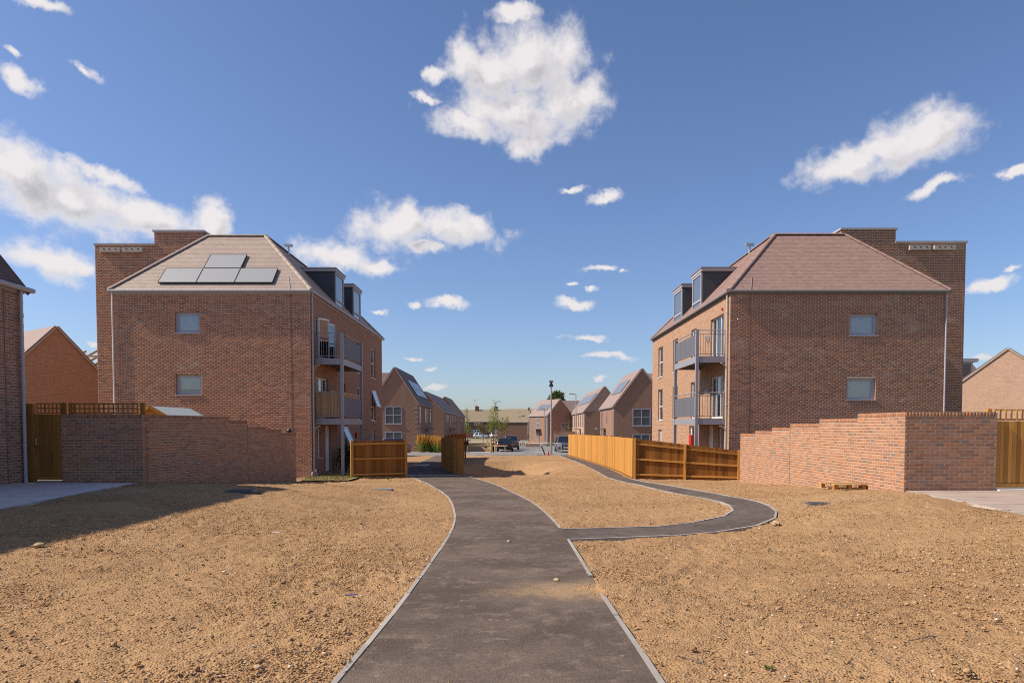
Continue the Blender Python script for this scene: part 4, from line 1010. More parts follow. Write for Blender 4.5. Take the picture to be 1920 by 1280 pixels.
# ------------------------------------------------------------------ near house on the left
def near_house():
    X, y0, y1, ze, zb = -12.55, 4.0, 17.62, 3.62, -1.42
    root = empty('house', (X, y1, zb), 'steep plum tiled brick house at the left edge beside the gate', 'house')
    hs = 2.95; pit = R(52); rise = hs*math.tan(pit)
    mb = MB(); facade(mb, (X, y0, 0), (0,1,0), y1-y0, zb-0.4, ze)
    mb.poly([(X, y1, zb-0.4), (X-2*hs, y1, zb-0.4), (X-2*hs, y1, ze), (X-hs, y1, ze+rise), (X, y1, ze)], 1)
    mb.poly([(X-2*hs, y0, zb-0.4), (X, y0, zb-0.4), (X, y0, ze), (X-hs, y0, ze+rise), (X-2*hs, y0, ze)], 1)
    mb.poly([(X-2*hs, y1, zb-0.4), (X-2*hs, y0, zb-0.4), (X-2*hs, y0, ze), (X-2*hs, y1, ze)], 1)
    wall = mb.build('wall', [M['mortar'], M['bt_far_buff']], root)
    lay_bricks(brick_list((X, 13.5, 0), (0,1,0), y1-13.5, zb-0.15, ze-0.1), M['brick_house'], wall, 300, proud=0.005, jit=0.001, tilt=0.002)
    # toothed quoin bricks on the corner
    q = []
    one = MB(); one.box(X-0.1, X+0.016, y1+0.001, y1+0.022, -0.033, 0.033); me = one.mesh('quoin_brick', M['brick_house'])
    for i in range(16): put('quoin_brick', me, wall, Matrix.Translation((0, 0, zb+0.1+i*0.3)))
    rf = MB(); ov = 0.14; e = ze-0.14*math.tan(pit)
    rf.add([(X+ov,y0,e),(X+ov,y1+0.07,e),(X-hs,y1+0.07,ze+rise),(X-hs,y0,ze+rise),(X-2*hs-ov,y0,e),(X-2*hs-ov,y1+0.07,e)], [(0,1,2,3),(3,2,5,4)])
    roof = rf.build('roof', M['tile_dark'], root)
    c_, s_ = math.cos(pit), math.sin(pit)
    tile_slope((X+ov, 12.5, e+0.01), (0,1,0), (-c_,0,s_), y1+0.07-12.5, (hs+ov)/c_, 0, 0, M['tile_dark'], roof, tw=0.3, gauge=0.125, th=0.024)
    tile_slope((X+ov, y0, e+0.01), (0,1,0), (-c_,0,s_), 8.49, (hs+ov)/c_, 0, 0, M['tile_dark'], roof, tw=0.3, gauge=0.125, th=0.024, name='roof_tile_rows')
    tile_slope((X-2*hs-ov, y1+0.07, e+0.01), (0,-1,0), (c_,0,s_), y1+0.07-y0, (hs+ov)/c_, 0, 0, M['tile_dark'], roof, tw=0.3, gauge=0.25, th=0.024, name='roof_tile_back')
    cap_line((X-hs, y0, ze+rise), (X-hs, y1+0.07, ze+rise), M['tile_dark'], roof, 'ridge_tile')
    f = MB(); f.box(X+0.012, X+0.04, y0, y1+0.05, ze-0.22, ze-0.03); f.build('fascia', M['trim'], root)
    g = MB(); g.tube((X+0.16, y0, ze-0.12), (X+0.16, y1+0.2, ze-0.12), 0.062, 10)
    for i in range(14): g.tube((X+0.16, y0+i+0.3, ze-0.12), (X+0.16, y0+i+0.34, ze-0.12), 0.069, 10)
    g.build('gutter', M['trim'], root)
    downpipe(root, X+0.09, y1-0.16, zb-0.05, ze-0.16, 0.042, M['trim'], 3)
    j = MB(); j.box(X+0.002, X+0.012, y1-0.66, y1-0.645, zb, ze-0.24); j.build('movement_joint', M['bark'], wall)
    v = MB(); v.box(X+0.004, X+0.018, y1-1.35, y1-1.1, zb+0.1, zb+0.17); v.build('air_brick', M['black'], wall)
    # verge trim
    vg = MB(); vg.bar((X+ov, y1+0.06, e-0.03), (X-hs, y1+0.06, ze+rise-0.03), 0.05, 0.1); vg.build('verge_trim', M['tile_dark'], roof)
near_house()

# ------------------------------------------------------------------ gates, trellis, shed
def gate(x0, x1, y, zb, zt, label, mat_, n, handle_x, front=True):
    root = empty('timber_gate', ((x0+x1)/2, y, zb), label, 'gate')
    w = (x1-x0)/n
    one = MB(); one.box(-w/2+0.003, w/2-0.003, -0.011, 0.011, 0, zt-zb-0.06); me = one.mesh('board', mat_)
    for i in range(n): put('board', me, root, Matrix.Translation((x0+w*(i+0.5), y+random.uniform(-0.003, 0.003), zb+0.06)))
    for z in (zb+0.06, (zb+zt)/2, zt-0.06):
        b = MB(); b.box(x0, x1, y+0.013, y+0.055, z-0.045, z+0.045); b.build('ledge', mat_, root)
    b = MB(); b.box(x0, x1, y-0.034, y-0.013, zb+0.03, zb+0.1); b.build('kick_rail', mat_, root)
    if handle_x is not None:
        h = MB(); h.tube((handle_x, y-0.05, zb+0.95), (handle_x, y-0.05, zb+1.09), 0.012, 8); h.box(handle_x-0.02, handle_x+0.02, y-0.05, y-0.012, zb+0.93, zb+0.96); h.box(handle_x-0.02, handle_x+0.02, y-0.05, y-0.012, zb+1.08, zb+1.11); h.build('handle', M['galv'], root)
    return root
def trellis(x0, x1, y, z0, z1, nx_, nz, label, mat_, posts):
    root = empty('trellis_panel', ((x0+x1)/2, y, z0), label, 'trellis')
    L = MB(); L.box(-0.016, 0.016, -0.009, 0.009, 0, z1-z0); me = L.mesh('upright', mat_)
    for i in range(nx_+1): put('upright', me, root, Matrix.Translation((x0+(x1-x0)*i/nx_, y, z0)))
    for k in range(nz+1):
        b = MB(); z = z0+0.016+(z1-z0-0.032)*k/nz; b.box(x0-0.016, x1+0.016, y+0.0095, y+0.027, z-0.016, z+0.016); b.build('crosspiece', mat_, root)
    for p in posts:
        b = MB(); b.box(p-0.045, p+0.045, y+0.03, y+0.12, z0-1.9, z1+0.01); b.build('post', mat_, root)
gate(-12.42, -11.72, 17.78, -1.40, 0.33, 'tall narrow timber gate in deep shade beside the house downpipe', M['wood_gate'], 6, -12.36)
gp = MB(); gp.box(-12.9, -12.43, 17.72, 17.84, -1.45, 0.6); tag(gp.build('gate_post', M['wood_gate']), 'dark timber post between the house and the shaded gate', 'post')
tag(MB().box(-12.42, -11.71, 17.7, 17.95, -1.5, -1.41).build('door_step', M['concrete']), 'pale stone step under the shaded gate', 'step')
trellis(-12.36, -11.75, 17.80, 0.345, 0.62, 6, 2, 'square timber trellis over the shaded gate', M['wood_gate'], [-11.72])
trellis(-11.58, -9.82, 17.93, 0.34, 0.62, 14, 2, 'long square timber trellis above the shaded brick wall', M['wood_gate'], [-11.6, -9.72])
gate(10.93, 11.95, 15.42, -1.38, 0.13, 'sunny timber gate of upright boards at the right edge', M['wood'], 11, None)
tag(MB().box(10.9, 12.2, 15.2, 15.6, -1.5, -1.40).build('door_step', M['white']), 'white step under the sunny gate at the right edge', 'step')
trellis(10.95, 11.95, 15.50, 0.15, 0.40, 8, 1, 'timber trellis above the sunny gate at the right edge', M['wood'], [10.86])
def shed():
    root = empty('garden_shed', (-11.05, 21.0, -1.7), 'small orange timber shed with grey felt roof behind the shaded wall', 'shed')
    x, y0, y1, ze, zr, hw = -11.07, 21.0, 23.4, 0.18, 0.62, 0.78
    mb = MB(); mb.prism([(x-hw,y0,-1.8),(x+hw,y0,-1.8),(x+hw,y0,ze),(x,y0,zr-0.02),(x-hw,y0,ze)], (0, y1-y0, 0)); mb.build('shed_wall', M['wood'], root)
    for s in (-1, 1):
        r = MB(); sl = Vector((s*(hw+0.1), 0, ze-0.06-zr)); n = Vector((s*0.5, 0, 0.85)).normalized()
        a = Vector((x, y0-0.1, zr)); r.add([a, a+sl, a+sl+Vector((0,y1-y0+0.2,0)), a+Vector((0,y1-y0+0.2,0))]+[v+n*0.02 for v in (a, a+sl, a+sl+Vector((0,y1-y0+0.2,0)), a+Vector((0,y1-y0+0.2,0)))],
              [(0,1,2,3),(7,6,5,4),(0,4,5,1),(1,5,6,2),(2,6,7,3),(3,7,4,0)]); r.build('felt_roof', M['felt'], root)
        b = MB(); b.bar(a+Vector((0,-0.02,0.0)), a+sl+Vector((0,-0.02,0.0)), 0.025, 0.09); b.build('barge_board', M['wood'], root)
shed()

# ------------------------------------------------------------------ fences
def fence(name, label, pts, tops, mat_, mat_frame, board_w=0.1, back=True, rails=(0.12, 0.5, 0.88), post_every=2.4, loc=None, overlap=0.012, cap_gap=0.0):
    """upright feather-edge boards; back = rails and posts face the camera side. pts: (x, y, zbottom)"""
    root = empty(name, loc or pts[0], label, 'fence')
    P = [Vector(p) for p in pts]; one = MB(); one.box(-0.5, 0.5, -0.008, 0.008, 0, 1); me = one.mesh('board', mat_)
    for i in range(len(P)-1):
        a, b = P[i], P[i+1]; d = Vector((b.x-a.x, b.y-a.y, 0)); Ld = d.length; d.normalize(); nrm = d.cross(ZV)     # right-hand side of travel
        n = max(1, round(Ld/board_w)); t0, t1 = tops[i], tops[i+1]
        for k in range(n):
            t = (k+0.5)/n; zb = a.z+(b.z-a.z)*t; zt = t0+(t1-t0)*t+random.uniform(-0.006, 0.006)
            c = a+(b-a)*t; rot = Matrix.Rotation(0.09, 3, 'Z')
            dx = rot@d; m3 = Matrix((dx*(Ld/n+overlap), dx.cross(ZV)*-1.0, ZV*(zt-zb-0.03))).transposed().to_4x4(); m3.translation = Vector((c.x, c.y, zb+0.03)); put('board', me, root, m3)
        s = 1 if back else -1
        for f in rails:
            r = MB(); off = nrm*0.045*s
            r.bar(a+off+ZV*((t0-a.z)*f), b+off+ZV*((t1-b.z)*f), 0.05, 0.075); r.build('rail', mat_frame, root)
        np_ = max(1, round(Ld/post_every))
        for k in range(np_+1):
            if k == 0 and i > 0: continue
            t = k/np_; c = a+(b-a)*t+nrm*0.075*s; zt = t0+(t1-t0)*t+0.03; zb = a.z+(b.z-a.z)*t
            p = MB(); p.obox(Vector((c.x, c.y, (zb-0.3+zt)/2)), d*0.05, nrm*0.05, ZV*(zt-zb+0.3)/2); p.build('post', mat_frame, root)
        g = MB(); gm = nrm*-0.0
        g.bar(a+ZV*0.0-ZV*0.06, b-ZV*0.06, 0.03, 0.15); g.build('gravel_board', mat_frame, root)
    return root
hz_ = lambda x, y: (x, y, Hf(x, y)+0.02)
fence('timber_fence', 'short shade-darkened fence panel with three rails left of the path', [(-6.72,28.55,-2.15), (-4.62,29.55,-2.17)], [-0.60,-0.57], M['wood_shade'], M['wood'], rails=(0.1, 0.52, 0.92), post_every=3)  # lighter rails over darker boards, raking light put into the colours
fl_pts = [(5.03,28.45), (5.3,33), (5.40,39.5), (5.26,46.7), (4.92,56.2), (4.85,58.5)]
fence('timber_fence', 'long sunlit golden board fence running beside the side path', [hz_(*p) for p in fl_pts], [-0.48,-0.50,-0.52,-0.56,-0.62,-0.64], M['wood'], M['wood_shade'], board_w=0.105, back=True)
fence('timber_fence', 'shade-darkened fence with rails between golden fence and sunlit brick wall', [(5.10,28.40,-2.17), (7.1,28.02,-2.19), (9.2,27.66,-2.2)], [-0.49,-0.72,-0.96], M['wood_shade'], M['wood'], back=True, post_every=4.0)
fence('timber_fence', 'curved golden board fence standing right of the dark path entrance', [hz_(-2.32,30.75), (-2.95,33.5,Hf(-2.95,33.5)), (-4.05,39.2,Hf(-4.05,39.2))], [-0.54,-0.55,-0.62], M['wood'], M['wood_shade'], back=True)
fence('timber_fence', 'brown fence end seen above the curved golden fence', [(-4.05,41.0,-2.35), (-3.95,47,-2.38), (-3.7,53,-2.42)], [-0.52,-0.50,-0.48], M['wood_shade'], M['wood_shade'], back=True)

# ------------------------------------------------------------------ far houses
M['verge'] = plain('verge_mortar', (0.42,0.33,0.26), 0.9, 0.1)
def pbox(name, mat_, parent, *b): return MB().box(*b).build(name, mat_, parent, local=True)
def far_house(label, loc, rz, hw, length, eave, ridge, wallm, roofm, wins=(), side_wins=(), wing=None, pv=None, door=None, canopy=None, left_side=True, chimney=()):
    """local frame: gable end at y=0 facing -y, length along +y, x centred; z from its base"""
    root = empty('house', loc, label, 'house', rz=rz)
    mb = MB(); mb.prism([(-hw,0,-0.4),(hw,0,-0.4),(hw,0,eave),(0,0,ridge),(-hw,0,eave)], (0,length,0))
    if wing:
        wl, wy0, wy1 = wing; x0, x1 = (hw, hw+wl) if wl > 0 else (-hw+wl, -hw)
        mb.prism([(x0,wy0,-0.4),(x0,wy1,-0.4),(x0,wy1,eave),(x0,(wy0+wy1)/2,ridge-0.15),(x0,wy0,eave)], (x1-x0,0,0))
    mb.build('wall', wallm, root, local=True)
    rf = MB(); t = 0.12; ang = math.atan2(ridge-eave, hw)
    for s in (-1, 1):
        e = Vector((s*(hw+0.12), 0, eave-0.12*math.tan(ang))); r = Vector((0, 0, ridge)); n = Vector((s*math.sin(ang), 0, math.cos(ang)))*t
        q = [e+Vector((0,-0.06,0)), r+Vector((0,-0.06,0)), r+Vector((0,length+0.06,0)), e+Vector((0,length+0.06,0))]
        rf.add(q+[v+n for v in q], [(0,1,2,3),(7,6,5,4),(0,4,5,1),(1,5,6,2),(2,6,7,3),(3,7,4,0)])
    if wing:
        ym = (wy0+wy1)/2; xa, xb = (0, hw+wl) if wl > 0 else (-hw+wl, 0)
        for s in (-1, 1):
            e = Vector((0, ym+s*((wy1-wy0)/2+0.12), eave-0.1)); r = Vector((0, ym, ridge-0.13)); n = Vector((0, s*0.7, 0.7))*t
            q = [e+Vector((xa,0,0)), r+Vector((xa,0,0)), r+Vector((xb,0,0)), e+Vector((xb,0,0))]
            rf.add(q+[v+n for v in q], [(0,1,2,3),(7,6,5,4),(0,4,5,1),(1,5,6,2),(2,6,7,3),(3,7,4,0)])
    roof = rf.build('roof', roofm, root, local=True)
    vt = MB()
    for s in (-1, 1):
        vt.bar((s*(hw+0.12), -0.07, eave-0.16), (0, -0.07, ridge+0.02), 0.05, 0.09)
    vt.build('verge_trim', M['verge'] if wallm != M['bt_old'] else M['trim'], roof, local=True)
    gt = MB()
    for s in (-1, 1): gt.tube((s*(hw+0.15), 0, eave-0.12), (s*(hw+0.15), length, eave-0.12), 0.06, 6); gt.tube((s*(hw+0.06), 0.15, 0), (s*(hw+0.06), 0.15, eave-0.1), 0.04, 6)
    gt.build('gutter', M['trim'], root, local=True)
    for (x0, x1, z0, z1, c, r) in wins:
        w = MB(); f = 0.07
        for a in ((x0,x0+f,z0,z1),(x1-f,x1,z0,z1),(x0+f,x1-f,z0,z0+f),(x0+f,x1-f,z1-f,z1)): w.box(a[0],a[1],-0.035,0.03,a[2],a[3])
        for i in range(1, c): xm = x0+(x1-x0)*i/c; w.box(xm-0.04,xm+0.04,-0.03,0.03,z0+f,z1-f)
        for i in range(1, r): zm = z0+(z1-z0)*i/r; w.box(x0+f,x1-f,-0.026,0.03,zm-0.035,zm+0.035)
        wo_ = w.build('window', M['frame'], root, local=True); pbox('pane', M['pane_far'], wo_, x0+0.03,x1-0.03,-0.012,0.02,z0+0.03,z1-0.03); pbox('sill', M['trim'], wo_, x0-0.05,x1+0.05,-0.07,-0.001,z0-0.05,z0-0.002)
    for (side, y0, y1, z0, z1) in side_wins:
        x = side*hw; w = MB(); f = 0.06
        for a in ((y0,y0+f,z0,z1),(y1-f,y1,z0,z1),(y0+f,y1-f,z0,z0+f),(y0+f,y1-f,z1-f,z1),(y0+f,y1-f,(z0+z1)/2-0.03,(z0+z1)/2+0.03)): w.box(x-0.02,x+side*0.03,a[0],a[1],a[2],a[3])
        wo_ = w.build('window', M['frame'], root, local=True); pbox('pane', M['pane_far'], wo_, x-0.01,x+side*0.012,y0+0.03,y1-0.03,z0+0.03,z1-0.03)
    if door:
        side, y0, y1 = door; x = side*hw; d = pbox('door', M['trim_dark'], root, x-0.02,x+side*0.05,y0,y1,0.05,2.1); pbox('door_light', M['pane_far'], d, x,x+side*0.056,y0+0.3,y1-0.3,0.9,1.9)
        cn = pbox('door_canopy', M['trim_dark'], root, x,x+side*1.0,y0-0.5,y1+0.5,2.35,2.47)
    if pv:
        side, y0, y1, f0, f1, nc, nr = pv; n = Vector((side*math.sin(ang), 0, math.cos(ang)))
        E, Rr = Vector((side*hw, 0, eave)), Vector((0, 0, ridge)); S = (Rr-E)
        for i in range(nc):
            for k in range(nr):
                a0, a1 = y0+(y1-y0)*i/nc+0.02, y0+(y1-y0)*(i+1)/nc-0.02; g0, g1 = f0+(f1-f0)*k/nr+0.005, f0+(f1-f0)*(k+1)/nr-0.005
                c = E+S*(g0+g1)/2+Vector((0,(a0+a1)/2,0))+n*(t+0.06)
                b = MB(); b.obox(c, Vector((0,(a1-a0)/2,0)), S*(g1-g0)/2, n*0.02); b.build('solar_panel', M['pv'], root, local=True)
    for (x, y) in chimney:
        zr = ridge-abs(x)*math.tan(ang); ch = pbox('chimney', M['bt_old'], roof, x-0.4,x+0.4,y-0.3,y+0.3,zr-0.5,zr+1.1); pbox('chimney_pot', M['roof_orange'], ch, x-0.12,x+0.12,y-0.12,y+0.12,zr+1.102,zr+1.4)
    return root
FB, FBB = M['bt_far'], M['bt_far_buff']
h1 = far_house('steep gabled brick house with blue solar roof behind the left block', (-12.0,70,-2.6), 0, 2.42, 12.5, 5.0, 8.65, FB, M['roof_plum'],
    wins=[(-1.0,0.7,2.9,4.7,2,2), (-1.0,0.75,0.75,2.1,2,1)], side_wins=[(1,1.0,1.8,2.6,4.7),(1,1.0,1.8,0.4,2.3),(1,5.3,6.1,2.9,4.6),(1,6.6,7.4,2.9,4.6),(1,9.6,10.6,2.6,4.7),(1,9.6,10.6,0.4,2.3)],
    wing=(-7,3.5,9.0), pv=(1,2.2,10.4,0.22,0.68,6,2), door=(1,6.2,7.3))
for i in range(9):
    q = pbox('quoin_brick', M['mortar'], h1, 1.95,2.36,-0.016,0.001,0.5+i*0.5,0.56+i*0.5)
far_house('low tan roofed brick row house beyond the solar roof house', (-11.2,88,-2.75), 0, 2.45, 21, 4.75, 7.25, FB, M['roof_far'],
    side_wins=[(1,y,y+0.8,2.7,4.4) for y in (2,4,6,9,12,14.5,17)]+[(1,y,y+0.8,0.5,2.0) for y in (2,6,12,17)], door=(1,8,9.1))
far_house('last brown gabled house of the left row before the terrace', (-11.0,112,-2.85), 0, 2.45, 12, 4.7, 7.75, FB, M['roof_far'], side_wins=[(1,2,3,2.7,4.3),(1,6,7,2.7,4.3)], wing=(-6,2,8))
far_house('gabled house with solar panels and sunlit buff side behind the golden fence', (13.3,70,-2.6), 0, 2.85, 11, 4.75, 8.5, FB, M['roof_far'],
    wins=[(-0.94,0.88,2.7,4.45,2,2), (-0.94,0.85,0.6,1.85,2,1)], side_wins=[(-1,0.5,1.1,0.4,4.4),(-1,5,5.8,2.9,4.4),(-1,9,9.8,0.6,4.4)], wing=(8,2,8), pv=(-1,1.5,8.2,0.36,0.72,6,1), door=(-1,6.5,7.6))
h5 = far_house('row house with long tiled roof beyond the golden fence', (12.6,93,-2.75), 0, 2.75, 23, 4.85, 8.2, FBB, M['roof_far'],
    side_wins=[(-1,y,y+0.9,2.7,4.5) for y in (1.5,4.5,7.5,11,14,17.5,20)]+[(-1,y,y+0.9,0.5,2.0) for y in (1.5,7.5,14,20)], pv=(-1,1.5,19,0.35,0.75,10,1), door=(-1,5,6.1))
MB().box(-2.74,2.74,-0.03,-0.002,-0.3,4.8).build('gable_shade_sheet', FB, h5, local=True)  # thin sheet of darker brick, puts the unlit gable's shade into colour
far_house('gabled corner house with blue roof panel in front of the tall tree', (7.9,112,-2.8), 0.42, 2.25, 7.0, 4.7, 7.3, FB, M['roof_far'],
    wins=[(0.2,1.5,2.2,3.5,1,1)], side_wins=[(-1,0.6,1.2,0.4,4.4),(-1,3,4.2,2.6,4.3),(-1,5.6,6.2,0.6,4.2)], wing=(9,0.6,6.0), pv=(-1,1.5,5.5,0.3,0.68,3,1), door=(-1,3,4))
sun_face = MB()
tw_ = empty('brick_garden_wall', (8.6,104,-2.8), 'pale brick boundary wall beside the corner house', 'wall')
MB().box(6.4,14.5,104.0,104.3,-3.0,-0.75).build('wall_face', M['bt_far_buff'], tw_); MB().box(6.35,14.55,103.95,104.35,-0.749,-0.66).build('wall_coping', M['roof_far'], tw_)
# terrace at the end of the street: roof slope faces the camera
def terrace(label, x0, x1, y, zb, eave, ridge, depth, chim, wins, roofm):
    root = empty('terrace', ((x0+x1)/2, y, zb), label, 'building')
    MB().box(x0,x1,y,y+depth,zb-0.4,eave).build('wall', M['bt_old'], root)
    rf = MB(); ym = y+depth/2; rf.add([(x0-0.3,y-0.4,eave-0.25),(x1+0.3,y-0.4,eave-0.25),(x1-0.1,ym,ridge),(x0+0.1,ym,ridge),(x0-0.3,y+depth+0.4,eave-0.25),(x1+0.3,y+depth+0.4,eave-0.25)], [(0,1,2,3),(3,2,5,4),(1,5,2),(0,3,4),(0,4,5,1)])
    roof = rf.build('roof', roofm, root)
    for x in chim:
        c = MB().box(x-0.55,x+0.55,ym-0.5,ym+0.5,ridge-0.6,ridge+1.0).build('chimney', M['bt_old'], roof); MB().tube((x-0.2,ym,ridge+1.0),(x-0.2,ym,ridge+1.45),0.14,8).build('chimney_pot', M['roof_orange'], c)
        MB().tube((x-0.7,ym,ridge),(x-0.7,ym,ridge+3.0),0.03,6).box(x-1.0,x-0.4,ym-0.02,ym+0.02,ridge+2.8,ridge+2.95).build('aerial', M['galv'], roof)
    for (a, b, c, d, n) in wins:
        w = MB(); w.box(a,b,y-0.06,y-0.001,c,d); wo_ = w.build('window', M['frame_white'], root); k = (b-a)/n
        for i in range(n):
            for (u, v) in ((c+0.12,(c+d)/2-0.06),((c+d)/2+0.06,d-0.12)): MB().box(a+k*i+0.12,a+k*(i+1)-0.12,y-0.075,y-0.061,u,v).build('pane', M['pane_far'], wo_)
    MB().box(x0,x1,y-0.42,y-0.36,eave-0.4,eave-0.2).build('gutter', M['trim_dark'], root)
    return root
tr = terrace('long brown roofed brick terrace closing the far end of the street', -17.2, 0.2, 200, -3.0, 1.7, 5.1, 8, (-10.4,-4.8), [(-15.1,-12.6,0.55,1.45,3),(-11.2,-8.7,0.55,1.45,3),(-2.9,-0.5,0.5,1.4,3),(-12,-9.5,-2.2,-0.8,3),(-5.3,-3.5,-2.2,-0.9,2)], M['roof_brown'])
MB().box(-17.1,-13.6,199.0,199.9,-1.0,-0.75).build('porch_canopy', M['white'], tr); MB().box(-16.6,-15.6,199.9,199.995,-3,-0.95).build('door', M['black'], tr)
terrace('lower brown terrace roof behind the street lamp', 0.9, 5.0, 262, -3.1, 0.4, 3.7, 8, (), [], M['roof_brown'])
far_house('house with pink gable and dark front at the far bend', (4.0,151,-2.9), 1.35, 2.2, 7.0, 4.0, 6.5, M['bt_old'], M['roof_brown'], wins=[], side_wins=[(1,1,2.2,2.4,3.8),(1,3.5,4.7,2.4,3.8)])
far_house('second gabled brown house behind the far bend', (6.2,170,-2.9), 1.35, 2.6, 8.0, 4.6, 7.3, M['bt_old'], M['roof_brown'])
# porch with orange roof and white frame
def porch(x, y, zb, label):
    root = empty('porch', (x, y, zb), label, 'porch')
    for dx in (-1.7, -0.6, 0.9, 1.7): MB().box(x+dx-0.1,x+dx+0.1,y-0.1,y+0.1,zb,zb+2.3).build('post', M['frame_white'], root)
    MB().box(x-1.85,x+1.85,y-0.15,y+0.15,zb+2.3,zb+2.5).build('beam', M['frame_white'], root)
    MB().add([(x-1.7,y-0.4,zb+2.5),(x+1.7,y-0.4,zb+2.5),(x+1.7,y+2,zb+2.5),(x-1.7,y+2,zb+2.5),(x-0.4,y+0.8,zb+3.5),(x+0.4,y+0.8,zb+3.5)], [(0,1,5,4),(1,2,5),(2,3,4,5),(3,0,4),(3,2,1,0)]).build('roof', M['roof_orange'], root)
    MB().box(x-1.6,x+1.6,y+1.0,y+1.1,zb,zb+2.3).build('back_wall', M['dark'], root)
porch(-1.3, 188, -2.98, 'small orange roofed porch with white posts in front of the terrace')
def garage(x, y, zb, label):
    root = empty('garage', (x, y, zb), label, 'garage'); 
    for b in ((-1.6,-1.4,0,2.4),(1.4,1.6,0,2.4),(-1.6,1.6,2.4,2.6)): MB().box(x+b[0],x+b[1],y-0.1,y+0.1,zb+b[2],zb+b[3]).build('frame', M['frame_white'], root)
    MB().box(x-1.4,x+1.4,y+0.6,y+0.7,zb,zb+2.4).build('door', M['dark'], root); MB().box(x-1.6,x+1.6,y-0.1,y+4,zb+2.6,zb+2.75).build('roof', M['trim_dark'], root)
garage(2.5, 196, -3.0, 'white framed garage opening behind the blue car')

# houses left and right behind the blocks
far_house('orange brick gable behind the shaded garden wall', (-25.2,38.0,-2.1), 0.95, 4.0, 10, 3.3, 7.6, M['bt_orange'], M['roof_far'], pv=(-1,3,7,0.3,0.7,4,1))
far_house('sunlit pink brick gable at the right edge above the brick wall', (37.6,52.0,-2.4), -0.72, 4.3, 9, 4.9, 8.3, FBB, M['roof_plum'])
far_house('plum roofed house with pale dormer behind the right block', (44.0,66.0,-2.4), 1.5708, 4.0, 16, 5.2, 8.6, FB, M['roof_plum'])
dr = empty('roof_dormer', (40,61,3.2), 'pale grey dormer cheek and dark window above the pink gable', 'dormer')
MB().box(37.0,41.0,61.0,66,3.0,5.75).build('cheek', M['zinc_light'], dr); MB().box(36.7,41.3,60.7,66,5.751,6.05).build('dormer_roof', M['trim'], dr)
MB().box(39.3,40.8,60.96,60.999,3.3,5.6).build('pane', M['pane_far'], dr)
# unfinished timber roof behind the orange gable
ur = empty('unfinished_house', (-26.5,44.5,-2.1), 'unfinished house with bare roof rafters behind the orange gable', 'house')
MB().box(-30,-23.5,45,51,-2.4,3.6).build('wall', M['bt_orange'], ur); MB().box(-30.2,-23.3,44.6,44.8,3.6,3.75).build('wall_plate', M['trim'], ur)
for i in range(9):
    x = -29.8+i*0.75; MB().bar((x,44.6,3.8), (x,48.0,5.3), 0.06, 0.14).build('rafter', M['wood_pale'], ur)
MB().box(-30,-23.6,44.7,44.85,4.0,4.12).box(-30,-23.6,46.2,46.35,4.7,4.82).build('batten', M['wood_pale'], ur)

